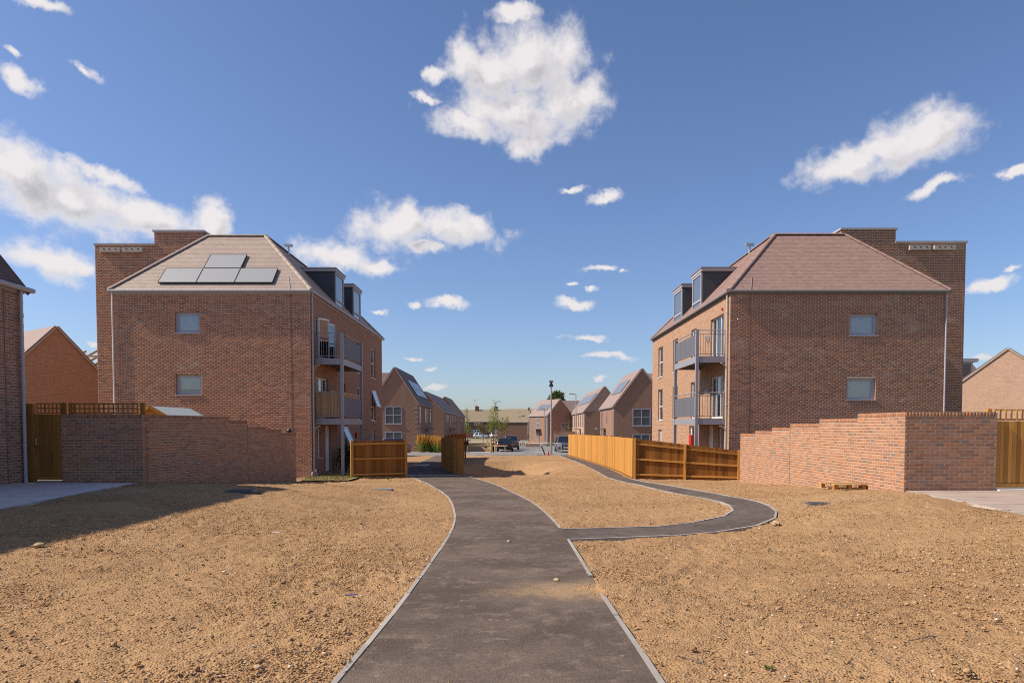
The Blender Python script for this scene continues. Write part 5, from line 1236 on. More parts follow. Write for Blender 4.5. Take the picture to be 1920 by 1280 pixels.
# ------------------------------------------------------------------ cars
def make_car(label, loc, rz, paintm, style='hatch', group=None, plate_front=True):
    """local: x = width, y = length (front towards -y), z from the road"""
    root = empty('parked_car', loc, label, 'car', group, rz)
    if style == 'suv': Lc, Wd, belt, top, prof = 4.5, 0.92, 1.02, 1.66, [(-2.25,0.42,0.72,0.80),(-2.1,0.32,0.92,0.88),(-1.1,0.28,1.02,0.92),(1.5,0.28,1.06,0.92),(2.1,0.34,1.05,0.89),(2.25,0.45,0.95,0.83)]
    else: Lc, Wd, belt, top, prof = 4.1, 0.87, 0.92, 1.46, [(-2.05,0.38,0.62,0.72),(-1.9,0.28,0.74,0.82),(-1.0,0.24,0.90,0.87),(1.4,0.24,0.96,0.87),(1.95,0.30,0.96,0.84),(2.05,0.42,0.86,0.78)]
    mb = MB(); n = len(prof); V = []
    for (y, zl, zt, w) in prof:
        zm = zl+(zt-zl)*0.55
        V += [(-w*0.92,y,zl),(-w,y,zm),(-w*0.97,y,zt-0.03),(-w*0.90,y,zt),(w*0.90,y,zt),(w*0.97,y,zt-0.03),(w,y,zm),(w*0.92,y,zl)]
    F = []
    for i in range(n-1):
        for k in range(8): F.append((i*8+k, i*8+(k+1) % 8, (i+1)*8+(k+1) % 8, (i+1)*8+k))
    F += [tuple(range(7,-1,-1)), tuple(range((n-1)*8, n*8))]
    body = mb.add(V, F).build('body', paintm, root, local=True)
    md = body.modifiers.new('bevel', 'BEVEL'); md.width = 0.05; md.segments = 2; md.limit_method = 'ANGLE'
    yf, yr = (-1.05, 2.0 if style == 'suv' else 1.9); tf, trr = (-0.25, 1.65 if style == 'suv' else 1.35); wb, wt_ = Wd*0.93, Wd*0.70; b = belt-0.04
    C = [(-wb,yf,b),(wb,yf,b),(wb,yr,b),(-wb,yr,b),(-wt_,tf,top),(wt_,tf,top),(wt_,trr,top),(-wt_,trr,top)]
    cab = MB().add(C, [(4,5,6,7),(0,1,5,4),(1,2,6,5),(2,3,7,6),(3,0,4,7)]).build('cabin', paintm, root, local=True)
    md = cab.modifiers.new('bevel', 'BEVEL'); md.width = 0.06; md.segments = 2
    C = [Vector(c) for c in C]
    def glass(name, q, k=0.86):
        c = sum(q, Vector())/4; nrm = (q[1]-q[0]).cross(q[3]-q[0]).normalized()
        q2 = [c+(p-c)*k+nrm*0.006 for p in q]; MB().poly(q2).build(name, M['car_glass'], root, local=True)
    glass('windscreen', [C[0],C[1],C[5],C[4]]); glass('rear_window', [C[2],C[3],C[7],C[6]])
    for a, d, e, f in ((1,2,6,5),(3,0,4,7)):
        q = [C[a],C[d],C[e],C[f]]; h0 = (q[0]+q[1])/2; h1 = (q[3]+q[2])/2
        glass('side_window', [q[0],h0,h1,q[3]], 0.84); glass('side_window', [h0,q[1],q[2],h1], 0.84)
    wr = 0.34 if style == 'suv' else 0.31
    for y in (-Lc*0.305, Lc*0.315):
        for s in (-1, 1):
            w = MB(); w.tube((s*(Wd-0.2),y,wr),(s*(Wd+0.005),y,wr),wr,18); wo_ = w.build('wheel', M['tyre'], root, local=True); MB().tube((s*(Wd+0.0),y,wr),(s*(Wd+0.015),y,wr),wr*0.66,14).build('rim', M['galv'], wo_, local=True)
    y0 = -Lc/2; z = belt*0.70
    for s in (-1, 1):
        MB().box(s*Wd*0.52,s*Wd*0.90,y0-0.01,y0+0.25,z-0.06,z+0.09).build('headlight', M['lamp_clear'], root, local=True)
        MB().box(s*Wd*0.66,s*Wd*0.93,-y0-0.22,-y0+0.02,belt*0.74,belt*0.93).build('tail_light', M['lamp_red'], root, local=True)
        MB().box(s*Wd*0.98,s*(Wd+0.14),-0.95,-0.80,belt-0.02,belt+0.12).build('mirror', M['black'], root, local=True)
    MB().box(-Wd*0.5,Wd*0.5,y0-0.015,y0+0.1,z-0.1,z+0.06).build('grille', M['black'], root, local=True)
    MB().box(-Wd*0.82,Wd*0.82,y0-0.03,y0+0.2,0.30,0.46).build('front_bumper', M['black'], root, local=True); MB().box(-Wd*0.82,Wd*0.82,-y0-0.2,-y0+0.03,0.32,0.5).build('rear_bumper', M['black'], root, local=True)
    MB().box(-0.26,0.26,y0-0.04,y0-0.031,0.47,0.58).build('number_plate', M['plate'], root, local=True); MB().box(-0.26,0.26,-y0+0.031,-y0+0.04,0.6,0.71).build('number_plate', M['plate'], root, local=True)
    return root
def zr(x, y): return Hf(x, y)+0.005
make_car('black hatchback seen from behind parked by the timber rail', (-0.75,74,zr(-0.75,74)), math.pi, M['paint_black'])
make_car('dark car parked just beyond the black hatchback', (-0.1,80.5,zr(-0.1,80.5)), math.pi, M['paint_grey'], 'suv')
make_car('dark grey car facing the camera by the golden fence end', (5.45,71,zr(5.45,71)), 0.0, M['paint_grey'], 'suv')
make_car('brown grey car nosing out behind the short fence panel', (-10.4,55.5,zr(-10.4,55.5)), -0.9, M['paint_taupe'])
make_car('dark blue grey car roof behind the short fence panel', (-12.8,62.5,zr(-12.8,62.5)), -1.4, M['paint_blue'])
make_car('red car parked sideways before the far terrace', (-11.6,184,zr(-11.6,184)), 1.57, M['paint_red'])
make_car('silver car parked beside the red car', (-7.9,176,zr(-7.9,176)), 1.2, M['paint_silver'])
make_car('white car behind the young green tree', (-5.0,185,zr(-5,185)), 0.2, M['paint_white'])
make_car('pale silver car left of the orange porch', (-3.2,183,zr(-3.2,183)), 0.1, M['paint_silver'], 'suv')
make_car('blue car in front of the white garage', (2.3,178,zr(2.3,178)), 0.0, M['paint_blue'])

# ------------------------------------------------------------------ street furniture
def lamp_post(label, x, y, ztop, arm=0.0, r=0.07, head='led'):
    zb = Hf(x, y); root = empty('street_lamp', (x, y, zb), label, 'lamp post')
    MB().tube((x,y,zb-0.2),(x,y,zb+1.6),r*1.35,10).tube((x,y,zb+1.6),(x,y,ztop),r,10,r*0.7).build('column', M['galv'], root)
    if head == 'led':
        MB().bar((x,y,ztop), (x+arm,y,ztop+0.06), 0.16, 0.07).bar((x+arm,y,ztop+0.06), (x+arm*2.6,y,ztop+0.1), 0.26, 0.09).build('lamp_head', M['trim_dark'], root)
    else:
        b = MB()
        for s in (-1, 1): b.add([(x+s*0.06,y-0.12,ztop-0.05),(x+s*0.06,y+0.12,ztop-0.05),(x+s*0.2,y+0.1,ztop-0.4),(x+s*0.2,y-0.1,ztop-0.4),(x+s*0.02,y-0.12,ztop-0.08),(x+s*0.02,y+0.12,ztop-0.08),(x+s*0.08,y+0.1,ztop-0.44),(x+s*0.08,y-0.1,ztop-0.44)],
                                [(0,1,2,3),(7,6,5,4),(0,4,5,1),(1,5,6,2),(2,6,7,3),(3,7,4,0)])
        b.build('camera_housing', M['black'], root); MB().box(x-0.17,x+0.17,y-0.12,y+0.12,ztop-0.06,ztop+0.12).build('top_box', M['trim_dark'], root)
    return root
lamp_post('tall pale mast with twin black camera housings beside the barriers', 3.45, 60.3, 3.95, head='cam', r=0.085)
lamp_post('slim lamp post above the young green tree', -2.6, 110, 4.0, 0.3)
lamp_post('slim lamp post between terrace and pink gable', 1.3, 150, 3.1, 0.25)
lamp_post('dark topped lamp mast before the far bend houses', 3.1, 125, 3.45, head='cam')
lamp_post('thin lamp post at the corner of the corner house', 5.0, 105, 2.75, -0.25, 0.05)
lamp_post('lamp post rising behind the golden fence', 8.6, 92, 4.35, -0.35)
def barrier(label, a, b, panel=False):
    a, b = Vector((*a, Hf(*a))), Vector((*b, Hf(*b))); root = empty('pedestrian_barrier', a, label, 'barrier', 'steel crowd barriers')
    f = MB(); h = 1.0; z1, z0 = ZV*h, ZV*0.2
    f.tube(a+ZV*0.02, a+z1, 0.022, 8); f.tube(b+ZV*0.02, b+z1, 0.022, 8); f.tube(a+z1, b+z1, 0.022, 8); f.tube(a+z0, b+z0, 0.018, 8); f.build('frame', M['galv'], root)
    n = max(4, int((b-a).length/0.16)); one = MB(); one.tube((0,0,0.2),(0,0,h),0.009,6); me = one.mesh('bar', M['galv'])
    for i in range(1, n): c = a+(b-a)*i/n; put('bar', me, root, Matrix.Translation(c))
    if panel: d = (b-a)/2; MB().obox((a+b)/2+ZV*(h-0.17)+d.cross(ZV).normalized()*0.03, d*0.97, ZV*0.13, d.cross(ZV).normalized()*0.004).build('sign_panel', M['concrete'], root)
barrier('steel barrier with blank sign panel at the end of the soil', (1.2,59.0), (2.42,59.0), True)
barrier('steel barrier standing left of the tall mast', (1.9,61.4), (3.3,60.8))
barrier('steel barrier standing right of the tall mast', (3.4,60.4), (4.3,59.3))
barrier('steel barrier against the end of the golden fence', (4.45,66.5), (5.6,67.3))
tag(MB().bar((2.55,59.2,-1.62), (2.86,59.0,-2.42), 0.09, 0.07).build('leaning_post', M['black']), 'black post leaning by the barriers', 'post')
cn = empty('traffic_cone', (3.14,58.9,-2.43), 'small red cone on the soil edge by the barriers', 'cone')
MB().tube((3.14,58.9,-2.42),(3.14,58.9,-2.1),0.12,10,0.03).build('cone_body', M['red'], cn); MB().box(3.0,3.28,58.76,59.04,-2.45,-2.41).build('cone_base', M['black'], cn)
def knee_rail(label, pts, h=0.55, every=2.0, w=0.12, mat_=None):
    P = [Vector((x, y, Hf(x, y))) for x, y in pts]; root = empty('knee_rail', P[0], label, 'rail fence'); mat_ = mat_ or M['wood_pale']
    for a, b in zip(P[:-1], P[1:]):
        n = max(1, int((b-a).length/every))
        for i in range(n+1): c = a+(b-a)*i/n; MB().box(c.x-w/2,c.x+w/2,c.y-w/2,c.y+w/2,c.z-0.2,c.z+h).build('post', mat_, root)
        MB().bar(a+ZV*(h+0.04), b+ZV*(h+0.04), w*1.1, 0.09).build('rail', mat_, root)
knee_rail('timber knee rail along the road edge before the black hatchback', [(-4.6,70.6), (-1.9,70.4), (-0.75,69.6)], 0.62, 1.4)
knee_rail('timber knee rail further back beside the young trees', [(-5.3,84), (-3.2,84)], 0.55, 1.0)
knee_rail('short timber knee rail near the curved fence', [(-5.6,66), (-5.0,70)], 0.7, 2.0)
knee_rail('low timber rail lining the right side of the street', [(0.75,102), (3.3,97)], 0.45, 0.55, 0.14)
knee_rail('timber rail crossing behind the soil heap left of the street', [(-6.2,79.5), (-3.0,79.0), (-2.2,77)], 0.6, 1.1)
for i, (x, y, lab) in enumerate([(-2.55,71.6,'first upright stake left of the black hatchback'), (-2.2,71.8,'second upright stake left of the black hatchback'), (-1.75,72.2,'third upright stake nearest the black hatchback')]):
    tag(MB().tube((x,y,Hf(x,y)-0.2), (x,y,Hf(x,y)+1.5+0.15*i), 0.05, 8).build('timber_stake', M['wood_pale']), lab, 'stake', 'stakes by the road')
def heap(label, cx, cy, rx, ry, h, seed):
    g = np.linspace(-1, 1, 28); A_, B_ = np.meshgrid(g, g); rr = np.hypot(A_, B_); zz = h*np.clip(1-rr**1.6, 0, 1)*(0.75+0.5*fbm(A_*2.5+seed, B_*2.5, seed, 4, 0.6))-0.05
    x_, y_ = cx+A_*rx, cy+B_*ry; ii = np.arange(784).reshape(28, 28)
    tag(np_mesh('soil_heap', np.c_[x_.ravel(), y_.ravel(), (H(x_, y_)+zz).ravel()], np.c_[ii[:-1,:-1].ravel(), ii[:-1,1:].ravel(), ii[1:,1:].ravel(), ii[1:,:-1].ravel()], M['soil']), label, 'soil heap')
heap('brown soil heap behind the knee rail left of the street', -4.2, 75.0, 2.0, 1.6, 0.75, 5)
heap('low soil heap beyond the knee rail nearer the curved fence', -7.0, 82.0, 2.6, 1.8, 0.8, 9)
# bins
def bin_(label, x, y):
    zb = Hf(x, y); root = empty('wheelie_bin', (x, y, zb), label, 'bin')
    MB().add([(x-.25,y-.28,zb+.05),(x+.25,y-.28,zb+.05),(x+.25,y+.28,zb+.05),(x-.25,y+.28,zb+.05),(x-.29,y-.33,zb+1.0),(x+.29,y-.33,zb+1.0),(x+.29,y+.33,zb+1.0),(x-.29,y+.33,zb+1.0)], [(3,2,1,0),(4,5,6,7),(0,1,5,4),(1,2,6,5),(2,3,7,6),(3,0,4,7)]).build('bin_body', M['leaf_dark'], root)
    MB().box(x-.31,x+.31,y-.36,y+.34,zb+1.0,zb+1.07).build('lid', M['black'], root); MB().tube((x-.2,y+.3,zb+.1),(x+.2,y+.3,zb+.1),0.1,10).build('wheel', M['tyre'], root)
bin_('dark green wheelie bin near the curved fence', -5.2, 77)

# ------------------------------------------------------------------ trees and plants
def crown_mesh(ells, n, size, seed, shell=0.5):
    r = np.random.default_rng(seed); out = []
    wts = np.array([e[3]*e[4]*e[5] for e in ells]); cnt = (n*wts/wts.sum()).astype(int)
    for (cx, cy, cz, rx, ry, rz_), k in zip(ells, cnt):
        d = r.normal(size=(k, 3)); d /= np.linalg.norm(d, axis=1)[:,None]; rad = r.random(k)**shell
        out.append(np.array([cx, cy, cz])+d*rad[:,None]*np.array([rx, ry, rz_]))
    Pn = np.concatenate(out); k = len(Pn)
    a = r.normal(size=(k, 3)); a /= np.linalg.norm(a, axis=1)[:,None]; b = np.cross(a, r.normal(size=(k, 3))); b /= np.linalg.norm(b, axis=1)[:,None]
    s = size*(0.6+0.8*r.random(k))[:,None]
    V = np.stack([Pn-a*s*0.5, Pn+b*s*0.33, Pn+a*s*0.5, Pn-b*s*0.33], 1).reshape(-1, 3)
    return V, np.arange(4*k).reshape(-1, 4)
def tree(label, x, y, ells, n, size, mat_, seed, trunk_r, trunk_h, group=None, name='young_tree', stakes=False, limbs=6):
    zb = Hf(x, y); root = empty(name, (x, y, zb), label, 'tree', group)
    t = MB(); r = random.Random(seed); p = Vector((x, y, zb-0.1)); h = trunk_h; k = 5
    for i in range(k):
        q = Vector((x+r.uniform(-.05, .05)*h*0.1, y, zb+h*(i+1)/k)); t.tube(p, q, trunk_r*(1-i/k*0.6), 8, trunk_r*(1-(i+1)/k*0.6)); p = q
    for i in range(limbs):
        e = ells[i % len(ells)]; s = Vector((x, y, zb+h*r.uniform(0.45, 0.95))); q = Vector((x+e[0]+r.uniform(-.7,.7)*e[3], y+e[1]+r.uniform(-.7,.7)*e[4], zb+e[2]+r.uniform(-.3,.8)*e[5])); t.tube(s, q, trunk_r*0.4, 6, trunk_r*0.12)
    t.build('trunk', M['bark'], root)
    V, F = crown_mesh([(x+e[0], y+e[1], zb+e[2], e[3], e[4], e[5]) for e in ells], n, size, seed)
    np_mesh('crown', V, F, mat_, root)
    if stakes:
        for s in (-0.35, 0.35): MB().tube((x+s,y-0.1,zb-0.2),(x+s,y-0.1,zb+1.25),0.045,8).build('stake', M['wood_pale'], root)
        MB().box(x-0.35,x+0.35,y-0.13,y-0.08,zb+0.95,zb+1.05).build('tie', M['black'], root)
    return root
tree('tall yellow green young tree beside the slim lamp post', -2.35, 86, [(0,0,3.9,0.75,0.7,1.5),(0.3,0,2.9,0.85,0.8,0.9),(-0.4,0,2.7,0.7,0.7,0.9),(0.2,0,5.0,0.45,0.4,0.9)], 900, 0.16, M['leaf_yellow'], 1, 0.05, 3.6, 'young street trees', stakes=True)
tree('slender yellow green young tree left of the taller one', -5.75, 88, [(0,0,3.2,0.45,0.4,1.1),(0.2,0,2.2,0.5,0.5,0.6),(-0.1,0,4.6,0.3,0.3,0.9)], 380, 0.15, M['leaf_yellow'], 2, 0.05, 3.4, 'young street trees', stakes=True)
tree('sparse rust and green young tree left of the tall one', -3.9, 92, [(0,0,2.4,0.8,0.7,0.8),(-0.6,0,3.0,0.6,0.6,0.6)], 300, 0.15, M['leaf_dry'], 3, 0.045, 2.6, 'young street trees')
tree('olive young tree right of the tall one', -1.5, 95, [(0,0,3.1,0.8,0.7,1.0),(0.5,0,2.2,0.6,0.6,0.7)], 420, 0.16, M['leaf_dry'], 4, 0.045, 3.0, 'young street trees')
tree('small yellow green tree before the far terrace window', -0.95, 100, [(0,0,3.0,0.4,0.4,1.1),(0.25,0,3.9,0.3,0.3,0.6)], 260, 0.15, M['leaf_yellow'], 5, 0.04, 3.0, 'young street trees')
tree('rust leaved sapling in front of the pale boundary wall', 6.3, 96, [(0,0,2.4,0.5,0.5,0.9)], 130, 0.15, M['leaf_red'], 6, 0.035, 2.7, 'saplings by the boundary wall')
tree('olive sapling in front of the corner house window', 7.95, 95, [(0,0,2.6,0.6,0.5,0.6),(0,0,3.5,0.3,0.3,0.8)], 150, 0.15, M['leaf_dry'], 7, 0.035, 3.2, 'saplings by the boundary wall')
for i, (x, y, m_, lab) in enumerate([(3.0,118,'leaf_dry','olive shrub left of the dark topped mast'), (4.55,116,'leaf_yellow','yellow green shrub right of the dark topped mast')]):
    tree(lab, x, y, [(0,0,1.3,0.55,0.5,1.2)], 260, 0.18, M[m_], 20+i, 0.04, 1.4, 'shrubs at the far bend', 'shrub')
tree('broad dark green tree showing above the corner house roof', 12.3, 190, [(0,0,10.2,2.5,2.4,2.6),(-1.5,0,10.0,1.3,1.3,1.8),(1.7,0,9.3,1.6,1.5,1.8),(0.2,0,12.2,1.5,1.4,1.1),(1.2,0,11.6,1.2,1.2,1.2)], 2000, 0.5, M['leaf'], 8, 0.35, 9, name='tree')
def shrub(label, x, y, rx, ry, h, mat_, seed, n=500, size=0.14, cat='shrub'):
    zb = Hf(x, y); root = empty('shrub', (x, y, zb), label, cat); t = MB(); r = random.Random(seed)
    for i in range(7): t.tube((x,y,zb-0.05), (x+r.uniform(-.6,.6)*rx, y+r.uniform(-.6,.6)*ry, zb+h*r.uniform(.6,.95)), 0.015, 5, 0.005)
    t.build('stem', M['bark'], root); V, F = crown_mesh([(x,y,zb+h*0.55,rx,ry,h*0.5),(x+rx*0.3,y,zb+h*0.75,rx*0.5,ry*0.5,h*0.35)], n, size, seed); np_mesh('foliage', V, F, mat_, root)
shrub('dark low hedge beside the feather grasses', -7.7, 68.8, 1.0, 0.6, 1.0, M['leaf_dark'], 30, 900)
shrub('dark bushy shrub under the left balcony', -7.95, 32.6, 0.5, 0.6, 1.3, M['leaf_dark'], 31, 700, 0.11)
shrub('green shrub before the corner house door', 5.75, 100, 0.5, 0.4, 0.55, M['leaf'], 32, 300)
shrub('low mixed shrub beside the end of the golden fence', 5.1, 97, 0.9, 0.4, 0.45, M['leaf_dry'], 33, 260)
def grass_clump(label, x, y, h, w, seed, n=260):
    zb = Hf(x, y); root = empty('feather_grass', (x, y, zb), label, 'ornamental grass', 'feather grasses by the house'); r = np.random.default_rng(seed)
    for nm, mt, k, h0, h1, wd in (('leaves', M['leaf_yellow'], n, 0.35, 0.75, 0.02), ('plumes', M['plume'], n, 0.6, 1.0, 0.035)):
        base = np.c_[x+r.normal(0, w*0.25, k), y+r.normal(0, w*0.25, k), np.full(k, zb)]; lean = r.normal(0, 0.12, (k, 2))*h
        hh = h*(h0+(h1-h0)*r.random(k)); top = base+np.c_[lean, hh]; b0 = base if nm == 'leaves' else base+(top-base)*0.55
        side = r.normal(size=(k, 3)); side[:,2] = 0; side /= np.linalg.norm(side, axis=1)[:,None]; s = side*wd
        mid = (b0+top)/2
        V = np.stack([b0, mid+s, top, mid-s], 1).reshape(-1, 3); np_mesh(nm, V, np.arange(4*k).reshape(-1, 4), mt, root)
for i, (x, y, h, lab) in enumerate([(-8.95,68.0,2.0,'leftmost golden feather grass against the gabled house'), (-8.1,68.4,1.85,'middle golden feather grass beside the downpipe'), (-7.5,68.2,1.8,'third golden feather grass from the left beside the hedge'), (-7.15,67.6,1.7,'rightmost golden feather grass next to the dark hedge')]):
    grass_clump(lab, x, y, h, 0.75, 40+i)
# dry lawn strip at the foot of the left block
lw = grid_sheet('lawn', -8.45, -6.4, 26.6, 31.5, 0.05, M['lawn'], 6, 8)
r = np.random.default_rng(5); k = 2600
bx = np.c_[r.uniform(-8.4,-6.5,k), r.uniform(26.7,30,k)]; bz = H(bx[:,0], bx[:,1])+0.05; base = np.c_[bx, bz]; tp = base+np.c_[r.normal(0,.02,(k,2)), 0.03+0.06*r.random(k)]; sd = r.normal(size=(k,3))*0.006; sd[:,2] = 0
tag(np_mesh('grass', np.stack([base-sd, base+sd, tp], 1).reshape(-1,3), np.arange(3*k).reshape(-1,3), M['leaf_dry']), 'thin dry grass at the foot of the left block', 'grass', kind='stuff')

# ------------------------------------------------------------------ covers, pallet, stones, litter
def cover(label, x, y, w, d, rz, mat_, frame=None, dz=0.04, tilt=0.0):
    z = float(soil_z(np.array([x]), np.array([y]))[0])+dz; root = empty('manhole_cover', (x, y, z), label, 'manhole cover', rz=rz)
    MB().box(-w/2,w/2,-d/2,d/2,-0.05,0.0).build('frame', frame or mat_, root, local=True)
    MB().box(-w/2+0.04,w/2-0.04,-d/2+0.04,d/2-0.04,0.001,0.012).build('lid', mat_, root, local=True)
    t = MB()
    for i in range(8):
        for j in range(5): t.box(-w/2+0.07+(w-0.14)*i/8,-w/2+0.07+(w-0.14)*(i+0.55)/8,-d/2+0.07+(d-0.14)*j/5,-d/2+0.07+(d-0.14)*(j+0.4)/5,0.0125,0.017)
    tag(t.build('tread_pattern', mat_, root, local=True), kind='stuff')
cover('black iron manhole cover half in the left shadow', -6.5, 16.45, 0.72, 0.6, 0.12, M['cover'])
cover('pale grey manhole cover near the short fence panel', -4.12, 21.7, 0.6, 0.42, 0.0, M['cover_pale'])
cover('dull grey manhole cover near the sunlit wall', 6.35, 14.0, 0.5, 0.42, -0.15, M['cover'], dz=0.012)
cover('small grey cover on the bank beyond the hollow', -0.6, 53.5, 0.6, 0.6, 0.0, M['cover_pale'], dz=0.03)
tag(MB().box(-5.75,-4.95,39.6,41.3,-2.36,Hf(-5.3,40.4)+0.03).build('pale_slab', M['pavement']), 'pale slab let into the dark path between the fences', 'slab')
def pallet():
    x, y = 8.3, 17.1; z = Hf(x, y)+0.0; root = empty('timber_pallet', (x, y, z), 'small wooden pallet lying against the sunlit brick wall', 'pallet', rz=0.12)
    for yy_ in (-0.28, 0, 0.28): MB().box(-0.42,0.42,yy_-0.04,yy_+0.04,0.02,0.05).build('bottom_board', M['wood_pale'], root, local=True)
    for xx_ in (-0.37, 0.0, 0.37):
        for yy_ in (-0.28, 0.28): MB().box(xx_-0.05,xx_+0.05,yy_-0.04,yy_+0.04,0.051,0.13).build('block', M['wood'], root, local=True)
    for yy_ in (-0.27, -0.09, 0.09, 0.27): MB().box(-0.43,0.43,yy_-0.06,yy_+0.06,0.131,0.155).build('top_board', M['wood_pale'], root, local=True)
pallet()
import bmesh
def rock_mesh(seed, mat_, name='rock', sub=2, rough=0.22, flat=0.62):
    bm = bmesh.new(); bmesh.ops.create_icosphere(bm, subdivisions=sub, radius=1.0); r = random.Random(seed); off = Vector((r.uniform(0,50), r.uniform(0,50), r.uniform(0,50)))
    from mathutils import noise as mn
    for v in bm.verts: v.co *= 1+rough*2*mn.noise(v.co*1.3+off)+rough*mn.noise(v.co*3.1+off); v.co.z *= flat
    me = bpy.data.meshes.new(name); bm.to_mesh(me); bm.free(); me.materials.append(mat_); return me
M['rock'] = plain('earthy_stone', (0.44,0.31,0.19), 0.95, 0.3, 18, spec=0.1, bmp=0.5, bscale=50)
ROCKS = [rock_mesh(i, M['rock']) for i in range(4)]
for i, (x, y, s, lab) in enumerate([(-6.09,8.74,0.05,'pale stone lying on the shadow edge at far left'), (4.63,11.9,0.07,'round stone just outside the side path bend'), (0.5,7.55,0.03,'small clod of earth lying on the path'),
                                     (-0.05,10.6,0.03,'tiny stone on the path near the junction'), (-1.72,4.55,0.025,'yellowish stone beside the left path edge')]):
    o = link('stone', ROCKS[i % 4]); z = float(H(x, y)); o.location = (x, y, z+s*0.3+(0.006 if abs(x) < 0.9 else 0.01)); o.scale = (s*1.25, s, s); o.rotation_euler = (0, 0, i*1.3); tag(o, lab, 'stone', 'loose stones')
def weed(label, x, y, s, seed):
    z = float(soil_z(np.array([x]), np.array([y]))[0])+0.005; root = empty('weed', (x, y, z), label, 'weed', 'weeds in the soil'); r = random.Random(seed); mb = MB()
    for i in range(9):
        an = i*0.7+r.uniform(-.3,.3); L = s*r.uniform(.6,1.1); d = Vector((math.cos(an), math.sin(an), 0)); q = d.cross(ZV); a = Vector((x, y, z)); b = a+d*L*0.55+ZV*L*0.55; c = a+d*L+ZV*L*0.6
        mb.add([a, b+q*L*0.2, c, b-q*L*0.2], [(0,1,2,3)])
    mb.build('leaf_rosette', M['leaf'], root)
for i, (x, y, s, lab) in enumerate([(1.74,4.55,0.045,'small green weed near the bottom edge right of the path'), (-2.25,6.4,0.03,'tiny weed on the left soil beside the path'), (-5.1,28.0,0.16,'tall weed at the foot of the short fence panel'), (-5.9,28.2,0.13,'low weed left of the tall one at the fence foot')]): weed(lab, x, y, s, 60+i)
def twig(label, x, y, L, an, seed):
    r = random.Random(seed); mb = MB(); p = Vector((x, y, float(soil_z(np.array([x]), np.array([y]))[0])+0.015)); d = Vector((math.cos(an), math.sin(an), 0))
    root = empty('twig', p, label, 'twig', 'twigs on the soil')
    for i in range(5):
        q = p+d*L/5+Vector((r.uniform(-1,1), r.uniform(-1,1), 0))*L*0.05; q.z = float(soil_z(np.array([q.x]), np.array([q.y]))[0])+0.015+r.uniform(0, .012); mb.tube(p, q, 0.004, 5)
        if i in (1, 3): mb.tube(q, q+d.cross(ZV)*L*0.25*(1 if i == 1 else -1)+d*L*0.15+ZV*0.02, 0.003, 5)
        p = q
    mb.build('stick', M['bark'], root)
for i, (x, y, L, an, lab) in enumerate([(3.05,5.2,0.35,0.4,'dark twig on the right soil'), (4.0,5.6,0.3,0.8,'branching twig near the right edge'), (-2.9,6.9,0.35,2.6,'bent twig in the middle of the left soil'), (-1.75,4.9,0.4,0.2,'dry root lying near the left path edge'), (1.35,4.6,0.25,2.3,'dark root poking up by the right edging')]): twig(lab, x, y, L, an, 70+i)
for x, y, lab in ((-3.9,11.2,'white plastic scrap on the left soil'), (-1.6,6.75,'blue plastic scrap beside the path')):
    z = float(H(x, y)); tag(MB().bar((x-0.06,y,z+0.02), (x+0.06,y+0.02,z+0.025), 0.03, 0.006).build('litter', M['white'] if 'white' in lab else M['paint_blue']), lab, 'litter')
# black dome lamp on the left garden wall end, white cover by the left downpipe
dl = empty('wall_lamp', (-8.55,26.2,-0.22), 'black dome lamp on the far end of the shaded wall', 'lamp'); MB().tube((-8.55,26.2,-0.22),(-8.55,26.2,-0.14),0.09,12,0.10).tube((-8.55,26.2,-0.14),(-8.55,26.2,-0.05),0.10,12,0.05).build('dome', M['black'], dl)
dish = empty('white_disc', (-8.3,28.75,-2.15), 'pale round cover leaning beside the left downpipe', 'disc'); MB().tube((-8.34,28.7,-2.02),(-8.27,28.65,-2.0),0.15,20).build('disc_face', M['trim_dark'], dish); MB().tube((-8.28,28.86,-2.2),(-8.28,28.8,-1.8),0.03,6).build('prop', M['trim'], dish)

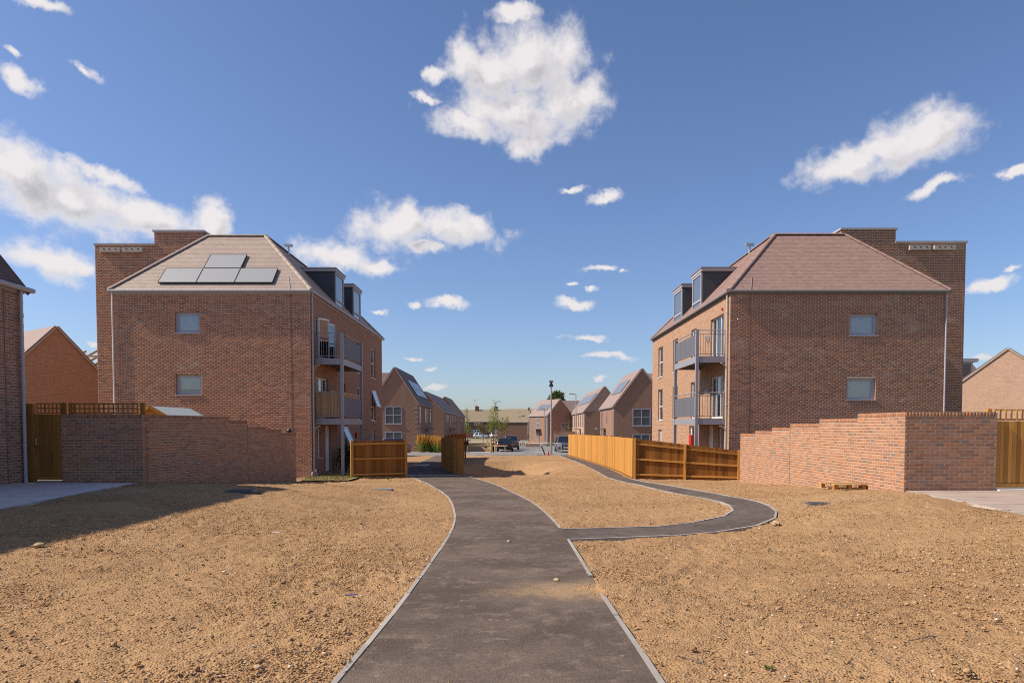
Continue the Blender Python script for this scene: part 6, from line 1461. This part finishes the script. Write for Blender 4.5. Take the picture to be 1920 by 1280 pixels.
# ------------------------------------------------------------------ clods and pebbles lying on the soil
M['clod'] = plain('clod', (0.40,0.265,0.15), 0.97, 0.2, 30, spec=0.1, island=0.22)
def pebmat():
    m, nt, b = newmat('pebble'); c = ramp(nt, rnd(nt), [(0,(0.36,0.215,0.104)),(0.5,(0.41,0.252,0.128)),(0.72,(0.29,0.166,0.078)),(0.93,(0.50,0.38,0.25)),(0.975,(0.60,0.51,0.40))], 'CONSTANT'); ln(nt, c, b.inputs['Base Color']); b.inputs['Roughness'].default_value = 0.93; b.inputs['Specular IOR Level'].default_value = 0.15
    bump(nt, b, noise(nt, posn(nt), 120.0, 3.0), 0.4, 0.006); return m
def clods(name, n, yr_, smin, smax, power, seed, label, low=False):
    r = np.random.default_rng(seed)
    ph = (1+5**0.5)/2; ico = np.array([(-1,ph,0),(1,ph,0),(-1,-ph,0),(1,-ph,0),(0,-1,ph),(0,1,ph),(0,-1,-ph),(0,1,-ph),(ph,0,-1),(ph,0,1),(-ph,0,-1),(-ph,0,1)])/math.hypot(1, ph)
    F = np.array([(0,11,5),(0,5,1),(0,1,7),(0,7,10),(0,10,11),(1,5,9),(5,11,4),(11,10,2),(10,7,6),(7,1,8),(3,9,4),(3,4,2),(3,2,6),(3,6,8),(3,8,9),(4,9,5),(2,4,11),(6,2,10),(8,6,7),(9,8,1)])
    if low:                                                     # far clods, a pixel or two across, need fewer faces
        ico = np.array([(1,0,0),(0,1,0),(-1,0,0),(0,-1,0),(0,0,1),(0,0,-1)], float); F = np.array([(0,1,4),(1,2,4),(2,3,4),(3,0,4),(1,0,5),(2,1,5),(3,2,5),(0,3,5)])
    nv_ = len(ico)
    y = yr_[0]*(yr_[1]/yr_[0])**r.random(n); x = r.uniform(-1, 1, n)*np.minimum(0.80*y+0.6, 10.5)
    dn = fbm(x*0.8, y*0.8, 91, 4); keep = (r.random(n) < 0.22+1.0*ss(0.44, 0.66, dn))
    ins = inpoly(x, y, MAIN) | inpoly(x, y, SIDE) | inpoly(x, y, PAVE_L) | inpoly(x, y, PAVE_R)
    sp_ = np.exp(-((x-1.0)/0.62)**2-((y-7.05)/0.36)**2); keep &= (~ins | ((sp_ > 0.5) & (r.random(n) < 0.25)) | (r.random(n) < 0.010) | ((np.minimum(np.abs(x-np.interp(y, Ls[:,1], Ls[:,0])), np.abs(x-np.interp(y, Rs[:,1], Rs[:,0]))) < 0.13) & (r.random(n) < 0.3)))
    x, y = x[keep], y[keep]; ins = ins[keep]; n = len(x); s = smin*(smax/smin)**(r.random(n)**power)*np.where(ins & (np.exp(-((x-1.0)/0.62)**2-((y-7.05)/0.36)**2) < 0.35), 0.5, 1)
    z = H(x, y)+np.where(ins, 0.006, (fbm(x*1.3, y*1.3, 3, 3)-0.5)*0.06+(fbm(x*6, y*6, 11, 4, 0.6)-0.5)*0.055+0.004)+s*0.15
    an = r.random(n)*6.283; c_, s_ = np.cos(an), np.sin(an); base = ico[None]*(1+r.normal(0, 0.22, (n, nv_, 1)))*np.stack([1+r.random(n)*0.5, np.ones(n), 0.55+0.35*r.random(n)], 1)[:,None]*s[:,None,None]
    V = np.stack([base[:,:,0]*c_[:,None]-base[:,:,1]*s_[:,None]+x[:,None], base[:,:,0]*s_[:,None]+base[:,:,1]*c_[:,None]+y[:,None], base[:,:,2]+z[:,None]], -1).reshape(-1, 3)
    Fa = (F[None]+nv_*np.arange(n)[:,None,None]).reshape(-1, 3)
    tag(np_mesh(name, V, Fa, PEB), label, 'soil', kind='stuff')
PEB = pebmat()
clods('soil_crumbs', 80000, (3.2, 14), 0.004, 0.012, 1.6, 101, 'small crumbs and pebbles over the near soil')
clods('soil_clods', 5000, (3.4, 24), 0.008, 0.026, 3.5, 102, 'larger clods and flints scattered over the soil')
clods('far_soil_clods', 60000, (7.5, 40), 0.006, 0.017, 2.0, 103, 'clods over the soil further from the camera', True)
